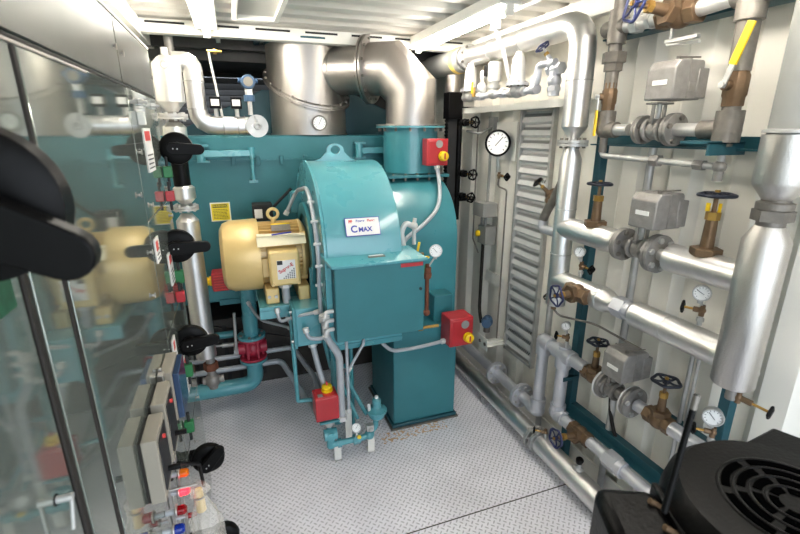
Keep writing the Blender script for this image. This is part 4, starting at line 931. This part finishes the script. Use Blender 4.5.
solo(MB().tube([(PX_-.01,by,1.02),(PX_+.02,by-.02,.98),(PX_+.06,by-.25,1.02),(1.78,by-.5,.98)], .006, bend=.05, n=8), 'copper_line', 'castd', 'thin dark tube leaving the riser foot to the right', 'tube', (PX_,by,1.0))

# C: branch 1
zc1 = 1.50
t = thing('steam_branch', 'upper silver clad branch pipe with bolted flanges', 'pipe', (PX_,1.6,zc1-.05))
build(MB().lathe((PX_,by-.01,zc1), -Y, [(0,.056),(.30,.060),(.36,.058),(.385,.045)], 36), 'far_jacket', 'alu', t)
flange(t, (PX_,1.545,zc1), Y, .075, .014, .034, 6, 'cast', 'castd', .011); flange(t, (PX_,1.365,zc1), Y, .082, .016, .034, 6, 'cast', 'zinc', .013)
build(MB().cyl((PX_,1.56,zc1), (PX_,1.30,zc1), .026), 'bare_pipe', 'zinc', t)
build(MB().lathe((PX_,1.31,zc1), -Y, [(0,.03),(.01,.058),(.34,.060)], 36), 'near_jacket', 'alu', t)
actuator('middle grey actuator box, above the upper branch flanges', (PX_,1.455,zc1))
# bonnets with wheels on branch 1
def top_bonnet(label, y, z, h, wr):
    t = thing('gate_valve', label, 'valve', (PX_,y,z), 'bonnet valves on the upper branch'); c = V((PX_,y,z))
    build(MB().hexa(c+Z*.045, c+Z*.075, .055).cyl(c+Z*.07, c+Z*(.09+h*.55), .024, .020), 'bonnet', 'bronze', t, .002)
    build(MB().hexa(c+Z*(.09+h*.5), c+Z*(.09+h*.66), .025), 'packing_nut', 'brass', t); build(MB().cyl(c+Z*(.09+h*.6), c+Z*(.09+h), .008), 'stem', 'bronze', t); wheel(t, c+Z*(.09+h), Z, wr, .007, 'navy')
    return t
top_bonnet('bronze valve bonnet with dark wheel by the tall riser', 1.735, zc1, .165, .052)
t = top_bonnet('tall bronze valve bonnet with dark wheel at the near end of the branch', 1.16, zc1, .185, .056)
build(MB().box((PX_-.022,1.165,zc1+.215), (PX_-.014,1.178,zc1+.245)).box((PX_+.005,1.14,zc1+.19), (PX_+.010,1.15,zc1+.245)), 'yellow_tag', 'yellow', t)

# D: branch 2
zd = 1.20
t = thing('steam_branch', 'lower silver clad branch pipe with cone end and hex union', 'pipe', (PX_,1.5,zd-.05))
build(MB().lathe((PX_,by-.005,zd), -Y, [(0,.055),(.33,.060),(.33,.063),(.335,.063),(.335,.060),(.36,.060),(.44,.030)], 36), 'far_jacket', 'alu', t)
build(MB().hexa((PX_,1.535,zd), (PX_,1.47,zd), .052).cyl((PX_,1.47,zd),(PX_,1.44,zd),.044).cyl((PX_,1.455,zd),(PX_,1.40,zd),.034), 'hex_union', 'silver', t)
build(MB().lathe((PX_,1.425,zd), -Y, [(0,.03),(.003,.058),(.17,.060),(.17,.0625),(.175,.0625),(.175,.060),(.44,.060)], 36), 'near_jacket', 'alu', t)
t = gate_valve('bronze valve with blue wheel facing the room on the lower branch', (PX_-.055,1.735,zd+.0), Y, (-1,.05,0), .050, .075, .052, 'blue', wheelr=.005)
# E: big near vertical
ex, ey = 1.62, .94
t = thing('steam_drop_leg', 'thick silver clad drop leg in the right foreground', 'pipe', (ex,ey,1.12))
mb = MB(); mb.lathe((ex,ey,1.125), Z, [(0,.02),(0,.064),(.006,.068),(.53,.068),(.58,.042)], 48); build(mb, 'lower_jacket', 'alur', t)
build(MB().cyl((ex,ey,1.70), (ex,ey,1.80), .040).hexa((ex,ey,1.722), (ex,ey,1.757), .058).lathe((ex,ey,1.76), Z, [(0,.052),(.02,.052),(.025,.04)], 28), 'union', 'castd', t)
build(MB().lathe((ex,ey,1.79), Z, [(0,.04),(.045,.072),(.055,.075),(.20,.075),(.205,.02)], 48), 'upper_jacket', 'alur', t)
build(MB().cyl((ex,ey,1.99), (ex,ey,2.58), .064, n=36), 'foam_sleeve', 'foam', t)
build(MB().lathe((ex,ey,1.995), Z, [(0,.077),(.008,.077),(.012,.06)], 48), 'top_rim', 'zinc', t)
build(MB().cyl((ex+.01,ey,1.06), (ex+.01,ey,1.13), .018), 'bottom_nipple', 'cast', t)
t = needle_valve('brass needle valve with black knob below the thick drop leg', (ex+.02,ey-.02,1.075), (.25,-.95,-.10), .098, .020)

# F: top assembly
fx, fy = 1.70, 1.79
t = thing('control_line_pipe', 'weathered grey screwed pipe drop with tees at the top right', 'pipe', (fx,fy,1.9))
build(MB().cyl((fx,fy,2.60), (fx,fy,1.98), .028, n=22).cyl((fx,fy,2.38),(fx,fy,2.52),.042).cyl((fx,fy+.06,2.45),(fx,fy-.05,2.45),.036).sphere((fx,fy+.06,2.45),.036,14), 'top_tee', 'castd', t)
build(MB().hexa((fx,fy,2.30), (fx,fy,2.345), .054).hexa((fx,fy,2.265),(fx,fy,2.30),.042), 'union', 'castd', t)
build(MB().cyl((fx,fy,2.0), (fx,fy,2.09), .040).sphere((fx,fy,2.005),.041,16).cyl((fx,fy,2.005),(fx,fy-.07,2.005),.036).cyl((fx,fy,1.97),(fx,fy,1.90),.018), 'lower_tee', 'castd', t)
build(MB().cyl((fx,fy-.05,2.005), (fx,1.645,2.005), .026, n=22), 'galvanised_run', 'zinc', t); build(MB().cyl((fx,1.41,2.005),(fx,1.28,2.005),.026,n=22), 'galvanised_run', 'zinc', t)
flange(t, (fx,1.57,2.005), Y, .060, .013, .026, 4, 'cast', 'castd', .010); flange(t, (fx,1.42,2.005), Y, .065, .014, .026, 4, 'cast', 'castd', .011)
build(MB().cyl((fx,1.30,2.005), (fx,1.20,2.005), .034).sphere((fx,1.20,2.0),.047,16).cyl((fx,1.20,1.96),(fx,1.20,2.07),.045), 'near_tee', 'castd', t)
build(MB().cyl((fx,1.20,2.06), (fx,1.20,2.12), .030).cyl((fx,1.20,2.20),(fx,1.20,2.46),.036,n=24).cyl((fx,1.20,2.455),(fx,1.20,2.36),.046).sphere((fx,1.20,2.45),.05,16).cyl((fx,1.26,2.45),(fx,1.10,2.45),.042), 'near_riser', 'castd', t)
build(MB().cyl((fx,1.20,1.955),(fx,1.20,1.945),.026), 'bushing', 'castd', t)
actuator('upper grey actuator box, close below the teal roof rail', (fx-.01,1.495,2.005))
ball_valve('bronze ball valve with yellow lever hanging down, left one', (fx,fy,2.155), Z, V((-.85,.5,0)), V((0,0,-1)), .036, .165, 'bronze ball valves with yellow levers')
ball_valve('bronze ball valve with yellow lever pointing up, near one', (fx,1.20,2.155), Z, V((-.9,.1,0)), V((0,-.30,1)), .042, .185, 'bronze ball valves with yellow levers')
gate_valve('large bronze gate valve with blue wheel at the top right corner', (fx,1.475,2.44), Y, (-.94,.25,.15), .058, .13, .065, 'blue', wheelr=.006)
solo(MB().cyl((fx,fy-.04,2.445), (fx,1.56,2.44), .028, n=20).hexa((fx,1.70,2.443),(fx,1.665,2.443),.04).hexa((fx,1.62,2.443),(fx,1.60,2.443),.036), 'top_bypass_pipe', 'zinc', 'short galvanised pipe joining the top tees across the large bronze valve', 'pipe', (fx,1.6,2.42))
solo(MB().cyl((fx,1.40,2.44),(fx,1.24,2.45),.030), 'top_bypass_pipe', 'zinc', 'galvanised pipe right of the large top bronze valve', 'pipe', (fx,1.3,2.42))
# bypass tube beneath
t = thing('bypass_tube', 'thin galvanised bypass with a union below the top flanges', 'pipe', (fx,1.5,1.87))
build(MB().tube([(fx,fy,1.965),(fx,fy,1.885),(fx,1.20,1.872),(fx,1.20,1.95)], .013, bend=.02, n=14), 'tube', 'zinc', t)
build(MB().hexa((fx,1.50,1.879),(fx,1.46,1.878),.026), 'union', 'cast', t); build(MB().hexa((fx,1.30,1.874),(fx,1.26,1.873),.021), 'coupling', 'cast', t); build(MB().sphere((fx,1.20,1.872),.024,12).cyl((fx,1.20,1.872),(fx,1.20,1.82),.017), 'elbow_fitting', 'cast', t)
# steel hanger clamp by the top blue wheel
solo(MB().box((1.70,1.50,2.355),(1.71,1.51,2.42)).obox((1.70,1.45,2.345),(.02,.012,.14),(0,1,0)).obox((1.73,1.47,2.335),(.01,.01,.18),(.2,1,.1)), 'pipe_hanger', 'zinc', 'steel hanger clamp hanging above the upper actuator', 'clamp', (1.70,1.48,2.34))

# gauges on the right
def gset(label, u, v, x, R, valve=None, na=2.0, stem=None, vdir=None, lab2=None):
    p = onX(u, v, x); q = V((x+.02, p.y, p.z-.075 if stem is None else stem))
    gauge(label, p, (-.80,-.60,.05), R, q, na=na, group='small white gauges on the right wall pipes')
    t = needle_valve(lab2, q, vdir, .065, .020, 'needle valves under the small gauges')
    build(MB().cyl(q, q-Z*.06, .009).hexa(q-Z*.045, q-Z*.03, .014), 'riser', 'zinc', t); return p
gset('small round gauge above the lower branch, next to the tall riser', 580, 252, 1.63, .026, na=1.2, vdir=(.1,-1,-.1), lab2='brass needle valve right of the gauge by the tall riser')
gset('small red marked gauge standing on the lower branch pipe', 702, 293, 1.63, .030, na=2.6, vdir=(-.5,1,.0), lab2='brass needle valve left of the gauge on the lower branch')
gset('small gauge on top of the silver tee near the wall louver', 566, 326, 1.68, .024, na=1.9, vdir=(-.6,1,-.1), lab2='brass needle valve left of the gauge on the silver tee')
gset('small gauge beside the right teal post above the black motor', 713, 417, 1.66, .036, na=2.3, vdir=(-.7,.7,.0), lab2='bronze needle valve beside the right teal post')
# the small valve at the wall louver
p = V((1.70,2.12,1.54))
t = gate_valve('dark tilted valve with small wheel in front of the wall louver', (1.70,2.13,1.64), (.1,-.5,.8), (-.30,.65,.55), .03, .09, .028, 'black', wheelr=.006)
solo(MB().tube([(1.70,2.19,1.50),(1.70,2.16,1.56),(1.70,2.07,1.70),(1.70,2.05,1.74)], .026, n=14), 'trap_elbow_pipe', 'castd', 'dark pipe elbow behind the tall silver riser', 'pipe', (1.7,2.1,1.5))
solo(MB().tube([(1.70,2.20,1.49),(1.70,2.19,1.44),(1.70,2.02,1.44)], .026, n=14), 'grey_elbow_pipe', 'silver', 'pale grey elbow in front of the wall louver', 'pipe', (1.7,2.2,1.42))

# ---- wall louver
t = thing('ventilation_louver', 'tall galvanised louver with slanted blades in the right wall', 'louver', (1.83,2.5,.40))
y0, y1, z0, z1 = 2.33, 2.68, .40, 2.15
build(MB().box((1.818,y0,z0), (1.852,y0+.022,z1)).box((1.818,y1-.022,z0), (1.852,y1,z1)).box((1.818,y0,z0), (1.852,y1,z0+.022)).box((1.818,y0,z1-.022), (1.852,y1,z1)), 'frame', 'zinc', t, .002)
nb = 21; pt = (z1-z0-.06)/nb
mb = MB()
for k in range(nb):
    z = z0+.03+k*pt; vs = [(1.849,y0+.02,z),(1.849,y1-.02,z),(1.821,y1-.02,z+.016),(1.821,y0+.02,z+.016),(1.823,y1-.02,z+.024),(1.823,y0+.02,z+.024),(1.849,y1-.02,z+pt),(1.849,y0+.02,z+pt)]
    mb.add(vs, [(0,1,2,3),(3,2,4,5),(5,4,6,7)])
bl = build(mb, 'blades', 'louvz', t)
for k in range(nb):
    z = z0+.03+k*pt; mb = MB()
    for j in range(15): mb.obox((1.8375,y0+.036+j*.020,z+.056), (.009,.022,.003), (-.87,0,.5), (.5,0,.87))
    mb = build(mb, 'slot_row', 'dark', bl)
# ---- overhead regulators on their shelf
t = thing('pipe_shelf', 'cream steel shelf angle carrying the white regulators', 'shelf', (1.72,2.6,2.10))
build(MB().box((1.70,2.06,2.160), (1.85,3.3,2.166)).box((1.70,2.06,2.125), (1.706,3.3,2.166)), 'angle', 'white', t, .002)
def regulator(label, y, z, s, pin=True, group='white regulators on the pipe shelf'):
    x = 1.62; t = thing('pressure_regulator', label, 'regulator', (x,y,z), group)
    build(MB().sphere((x,y,z+.03*s), .045*s, 20).cyl((x,y-.075*s,z+.02*s), (x,y+.075*s,z+.02*s), .028*s), 'valve_body', 'zinc', t)
    fl_ = build(MB().lathe((x,y,z+.055*s), Z, [(0,.04*s),(0,.068*s),(.018*s,.068*s),(.018*s,.045*s)], 32), 'bonnet_flange', 'silver', t); bolt_ring(fl_, (x,y,z+.063*s), Z, .057*s, 8, .007*s, .015*s, 'castd')
    build(MB().lathe((x,y,z+.073*s), Z, [(0,.048*s),(.02*s,.044*s),(.13*s,.036*s),(.15*s,.024*s),(.165*s,.018*s)], 32), 'spring_cover', 'whitec', t)
    if pin: build(MB().cyl((x,y,z+.16*s), (x,y,z+.21*s), .006*s).cyl((x,y,z+.20*s), (x,y,z+.215*s), .010*s), 'adjusting_screw', 'zinc', t)
    return t
t = regulator('left white bell regulator with tall cap at the shelf end', 3.02, 2.165, 1.0, False); build(MB().cyl((1.62,3.02,2.31), (1.62,3.02,2.40), .022), 'tall_cap', 'whitec', t)
regulator('largest white bell regulator at the middle of the pipe shelf', 2.44, 2.155, 1.0)
t = thing('solenoid_valve', 'white cylindrical solenoid between the two bell regulators', 'valve', (1.63,2.72,2.15))
build(MB().cyl((1.63,2.72,2.26), (1.63,2.72,2.37), .042, n=28).cyl((1.63,2.72,2.37),(1.63,2.72,2.375),.038), 'coil', 'whitec', t); build(MB().cyl((1.63,2.72,2.20),(1.63,2.72,2.26),.03).cyl((1.63,2.72,2.22),(1.63,2.72,2.235),.042).sphere((1.63,2.72,2.19),.038,16), 'valve_body', 'zinc', t)
solo(MB().tube([(1.63,3.12,2.185),(1.63,2.30,2.175),(1.63,2.26,2.22),(1.63,2.26,2.30),(1.63,2.12,2.30)], .019, bend=.03, n=14).hexa((1.63,2.90,2.182),(1.63,2.86,2.182),.03).hexa((1.63,2.62,2.18),(1.63,2.58,2.18),.03).cyl((1.63,2.26,2.18),(1.63,2.30,2.18),.028), 'regulator_pipe', 'silver', 'pale pipe linking the regulators along the shelf', 'pipe', (1.63,2.6,2.16))
t = thing('gas_meter_switch', 'small black and white pressure switch above the shelf', 'switch', (1.64,2.86,2.22))
build(MB().box((1.62,2.84,2.29), (1.67,2.89,2.34)), 'housing', 'paper', t, .003); build(MB().box((1.615,2.79,2.30), (1.68,2.835,2.37)), 'bracket', 'black', t, .003); build(MB().sphere((1.63,2.87,2.235), .035, 16).cyl((1.63,2.87,2.19),(1.63,2.87,2.30),.010), 'valve_body', 'whitec', t)
ball = thing('gas_cock', 'yellow lever cock right of the left bell regulator', 'valve', (1.60,2.93,2.17))
build(MB().cyl((1.60,2.93,2.18), (1.60,2.93,2.24), .012), 'valve_body', 'brass', ball); build(MB().box((1.585,2.925,2.20), (1.592,2.94,2.275)), 'lever', 'yellow', ball, .001)
GV_ = gate_valve('grey gate valve with tilted blue wheel at the right shelf end', (1.65,2.14,2.27), Y, (-.3,.5,.8), .036, .10, .035, 'blue', body='silver', wheelr=.005)
solo(MB().cyl((1.65,2.14,2.26), (1.65,2.14,2.135), .03).sphere((1.65,2.14,2.21), .038, 14).hexa((1.65,2.14,2.16),(1.65,2.14,2.18),.038), 'drip_leg', 'silver', 'pale vertical strainer leg under the tilted blue wheel', 'pipe', (1.65,2.14,2.135))
solo(MB().tube([(1.50,2.10,2.62),(1.50,3.06,2.62),(1.50,3.40,2.60)], .010, n=10).tube([(1.50,2.52,2.62),(1.50,2.52,2.56),(1.56,2.52,2.46),(1.60,2.50,2.30)], .012, n=10).box((1.485,2.49,2.56),(1.515,2.55,2.635)).sphere((1.5,2.44,2.62),.02,10).sphere((1.5,3.0,2.62),.02,10), 'light_conduit', 'whitec', 'pale electrical conduit beside the right ceiling light with a hose dropping down', 'conduit', (1.5,2.6,2.62))

for o_ in [q for q in S.objects if q.parent is None and q.name.split('.')[0] in ('pressure_regulator','solenoid_valve','regulator_pipe','gas_meter_switch','gas_cock','drip_leg')]+[GV_]: o_.location.z += .045
# ---- big gauge and wall boxes
gauge('largest black rimmed dial gauge on the right wall', (1.735,2.80,1.92), (-.75,-.66,.0), .086, (1.77,2.83,1.72), 'black', na=.85, back=.045, stemr=.011, name='dial_gauge')
solo(MB().box((1.83,2.72,1.80), (1.848,3.02,2.06)), 'gauge_board', 'white', 'cream mounting board behind the large black gauge', 'board', (1.84,2.85,1.80))
needle_valve('brass cock with dark knob beneath the large black gauge', (1.76,2.80,1.70), (.1,-1,-.05), .09, .022)
solo(MB().tube([(1.76,2.80,1.70),(1.77,2.82,1.62),(1.80,2.75,1.60),(1.80,2.75,.45)], .006, bend=.02, n=8), 'impulse_line', 'castd', 'thin dark tube from the large gauge cock down the wall', 'tube', (1.78,2.8,1.6))
t = thing('relay_box', 'upper grey steel box on the right wall under the gauge', 'box', (1.78,2.98,1.36))
build(MB().box((1.72,2.92,1.375), (1.84,3.08,1.48)), 'enclosure', 'grey', t, .004)
build(MB().cyl((1.80,3.0,1.48), (1.80,3.0,1.92), .010), 'conduit_up', 'grey', t); build(MB().cyl((1.78,2.98,1.27), (1.78,2.98,1.375), .012).cyl((1.78,3.04,1.27), (1.78,3.04,1.375), .008), 'conduit_link', 'grey', t)
t = thing('switch_box', 'lower grey steel box with yellow button and hanging hose', 'box', (1.78,2.98,1.14))
build(MB().box((1.75,2.92,1.16), (1.84,3.04,1.30)), 'enclosure', 'grey', t, .004); build(MB().lathe((1.745,3.02,1.235), (-1,.3,0), [(-.01,.022),(.015,.025),(.022,.018)], 20), 'button', 'yellow', t)
build(MB().tube([(1.78,3.0,1.16),(1.78,3.0,.75),(1.75,2.95,.62),(1.72,2.86,.55)], .013, bend=.10, n=12), 'hose', 'rubber', t)
solo(MB().box((1.80,2.98,1.98), (1.84,3.05,2.10)).tube([(1.80,3.0,2.03),(1.74,3.06,1.98),(1.68,3.16,2.0)], .009, n=8), 'black_switch', 'grey', 'slim grey switch with a dark hose to the level gauge valve', 'switch', (1.82,3.0,1.98), bevel=.003)
solo(MB().box((1.835,2.78,.84), (1.85,3.02,.93)), 'wall_bracket_plate', 'white', 'pale bracket plate on the wall below the grey boxes', 'plate', (1.84,2.9,.84))
solo(MB().tube([(1.80,3.20,2.1),(1.80,3.20,1.15),(1.80,3.10,1.05)], .006, n=8), 'impulse_line', 'castd', 'thin dark tube right of the black level column', 'tube', (1.8,3.2,1.1))
# conductivity transmitter low on the wall
t = thing('low_transmitter', 'blue grey transmitter on a white bracket by the red stop box', 'transmitter', (1.72,2.75,.50))
build(MB().sphere((1.73,2.79,.585), .045, 18).cyl((1.70,2.75,.585),(1.76,2.83,.585),.036), 'head', 'txblue', t); build(MB().cyl((1.73,2.79,.50),(1.73,2.79,.56),.025), 'neck', 'castd', t)
build(MB().box((1.66,2.70,.44), (1.85,2.72,.455)).box((1.66,2.66,.40), (1.665,2.80,.50)).box((1.66,2.66,.435),(1.85,2.78,.44)), 'bracket', 'white', t, .002)
build(MB().cyl((1.655,2.69,.45),(1.668,2.69,.45),.014).cyl((1.655,2.76,.45),(1.668,2.76,.45),.014), 'bracket_holes', 'castd', t)
# black magnetic level column and its valves
t = thing('level_gauge', 'black magnetic water level column behind the burner stub', 'gauge', (1.60,3.30,1.0))
build(MB().box((1.585,3.28,1.30), (1.66,3.34,2.28)), 'column', 'dark', t, .004)
mb = MB()
for k in range(34): mb.box((1.578,3.285,1.34+k*.027), (1.587,3.335,1.353+k*.027))
build(mb, 'indicator_flags', 'black', t)
build(MB().box((1.66,3.29,1.45),(1.86,3.33,1.48)), 'wall_bracket', 'black', t); build(MB().box((1.66,3.29,2.15),(1.86,3.33,2.18)), 'wall_bracket', 'black', t)
build(MB().cyl((1.69,3.30,1.3), (1.69,3.30,2.25), .022), 'float_tube', 'black', t)
build(MB().cyl((1.62,3.3,2.28),(1.62,3.3,2.40),.055,n=28), 'top_float_head', 'steel', t); build(MB().box((1.57,3.25,2.09), (1.68,3.35,2.28)), 'head_box', 'black', t, .004)
gate_valve('upper black gauge valve right of the stop box on the stub', (1.64,3.12,2.06), Y, (.1,-1,.0), .030, .10, .036, 'black', body='black', hub='castd', group='black level gauge valves')
gate_valve('lower black gauge valve near the right rim of the burner', (1.64,3.12,1.69), Y, (.1,-1,.0), .030, .10, .036, 'black', body='black', hub='castd', group='black level gauge valves')
gate_valve('lowest black gauge valve beside the windbox drum', (1.64,3.12,1.52), Y, (.1,-1,.0), .028, .09, .034, 'black', body='black', hub='castd', group='black level gauge valves')

# ================================================================== BLACK PUMP MOTOR, RIGHT FOREGROUND
mx, my, mz = .875, .36, 1.365
pm = thing('pump_motor', 'black vertical pump motor with slotted fan cowl in the foreground', 'motor', (mx,my,.0))
R = .205
build(MB().lathe((mx,my,mz-.42), Z, [(0,R*.80),(.10,R*.82),(.22,R*.98),(.37,R),(.40,R*.965),(.42,R*.87),(.424,R*.55),(.424,.02)], 72), 'fan_cowl', 'blackc', pm)
gp = MB()
slots = build
mb = MB()
for j, rr in enumerate((.032, .056, .080, .104)):
    for k in range(6):
        a0 = 2*PI*k/6+.10+j*.12; a1 = a0+2*PI/6-.26+.02*j
        m_ = 10; vs = []
        for i in range(m_+1):
            a = a0+(a1-a0)*i/m_; c_, s_ = math.cos(a), math.sin(a)
            for (q, zz) in ((rr-.0068, .4235), (rr+.0068, .4235), (rr+.0068, .4262), (rr-.0068, .4262)): vs.append((mx+q*c_, my+q*s_, mz-.42+zz))
        fs = []
        for i in range(m_):
            b = i*4
            for e in range(4): fs.append((b+e, b+(e+1) % 4, b+4+(e+1) % 4, b+4+e))
        fs += [(0,1,2,3), (m_*4+3,m_*4+2,m_*4+1,m_*4)]; mb.add(vs, fs)
build(mb, 'cowl_slots', 'void', pm)
mb = MB()
for rr in (.044, .068, .092, .116): mb.torus((mx,my,mz+.0035), Z, rr, .0032, 64, 8)
build(mb, 'cowl_ribs', 'blackc', pm)
mb = MB(); mb.cyl((mx,my,.25), (mx,my,mz-.40), R*.78, n=48)
for k in range(36):
    a = 2*PI*k/36; d = V((math.cos(a), math.sin(a), 0)); mb.obox(V((mx,my,.62))+d*R*.82, (.006,.5,.04), d, Z)
build(mb, 'finned_frame', 'blackc', pm)
build(MB().cyl((mx,my,0), (mx,my,.28), R*.7, n=40).cyl((mx,my,.0), (mx,my,.03), R*1.1, n=40), 'pump_base', 'blackc', pm)
for a in (2.6, .9, 4.2, 5.6): build(MB().cyl((mx+R*.93*math.cos(a),my+R*.93*math.sin(a),mz-.07), (mx+R*1.03*math.cos(a),my+R*1.03*math.sin(a),mz-.07), .012), 'cowl_screw', 'blackc', pm)
# terminal box on its left
ax_ = V((-.90,.42,0)).normalized()
cb = V((mx,my,1.245))+ax_*(R+.055)
F_ = frame(ax_, Z)
def pbox(c, sx_, sy_, sz_): return MB().obox(c, (sx_, sy_, sz_), ax_, Z)
tb = build(pbox(cb, .15, .15, .12), 'terminal_box', 'blackc', pm, .022)
build(pbox(cb-ax_*.062, .165, .165, .014), 'box_flange', 'blackc', tb, .004)
for k in (-.03, .03): build(MB().hexa(cb-ax_*.068+Z*.060+V((.42,.9,0))*k, cb-ax_*.03+Z*.084+V((.42,.9,0))*k, .006), 'box_bolt', 'bronze', tb)
# second black hood behind
bh = thing('pump_motor', 'black peaked pump housing behind the slotted motor cowl', 'motor', (1.25,.58,0))
mb = MB(); A_ = onX(773,427,1.26); zt = A_.z
e1 = (onZ(735,447,zt)-A_).normalized()*.20; e2 = (onZ(808,440,zt)-A_).normalized()*.26
q4 = [A_, A_+e1, A_+e1+e2, A_+e2]
mb.add([V((q.x,q.y,.85)) for q in q4]+q4, [(0,1,2,3),(4,7,6,5),(0,4,5,1),(1,5,6,2),(2,6,7,3),(3,7,4,0)])
build(mb, 'hood', 'blackc', bh, .006); build(MB().cyl((1.27,.66,0), (1.27,.66,.92), .12, n=36), 'casing', 'blackc', bh)
# leaning rod
P0 = onY(697,395,.44); P1 = onY(664,512,.42)
t = thing('pump_lever', 'thin dark lever rod leaning beside the black pump motor', 'rod', P1)
build(MB().cyl(P1, P0, .0052), 'rod', 'black', t); build(MB().cyl(P0+(P0-P1).normalized()*-.025, P0, .0055), 'worn_tip', 'castd', t)

# ================================================================== LIGHT, WORLD, CAMERA
w = bpy.data.worlds.new('daylight'); S.world = w; w.use_nodes = True
bg = w.node_tree.nodes['Background']; bg.inputs[0].default_value = (.80,.89,1.0,1); bg.inputs[1].default_value = 1.35
la = bpy.data.lights.new('doorway_portal', 'AREA'); la.shape = 'RECTANGLE'; la.size = 2.3; la.size_y = 2.6; la.cycles.is_portal = True
lo = bpy.data.objects.new('doorway_portal', la); COL.objects.link(lo); lo.location = (.68,-.8,1.33); lo.rotation_euler = (PI/2,0,0)
cd = bpy.data.cameras.new('camera'); cam = bpy.data.objects.new('camera', cd); COL.objects.link(cam)
cd.sensor_width = 36; cd.lens = FOC/800*36; cd.clip_start = .02
Rm = Mx((RT, UP, -FW)).transposed().to_4x4(); Rm.translation = CAM; cam.matrix_world = Rm
cd.dof.use_dof = True; cd.dof.focus_distance = 2.5; cd.dof.aperture_fstop = 4.5
S.camera = cam
vs_ = S.view_settings; vs_.view_transform = 'Standard'; vs_.look = 'None'; vs_.gamma = 1; vs_.use_curve_mapping = False; vs_.exposure = 1.9
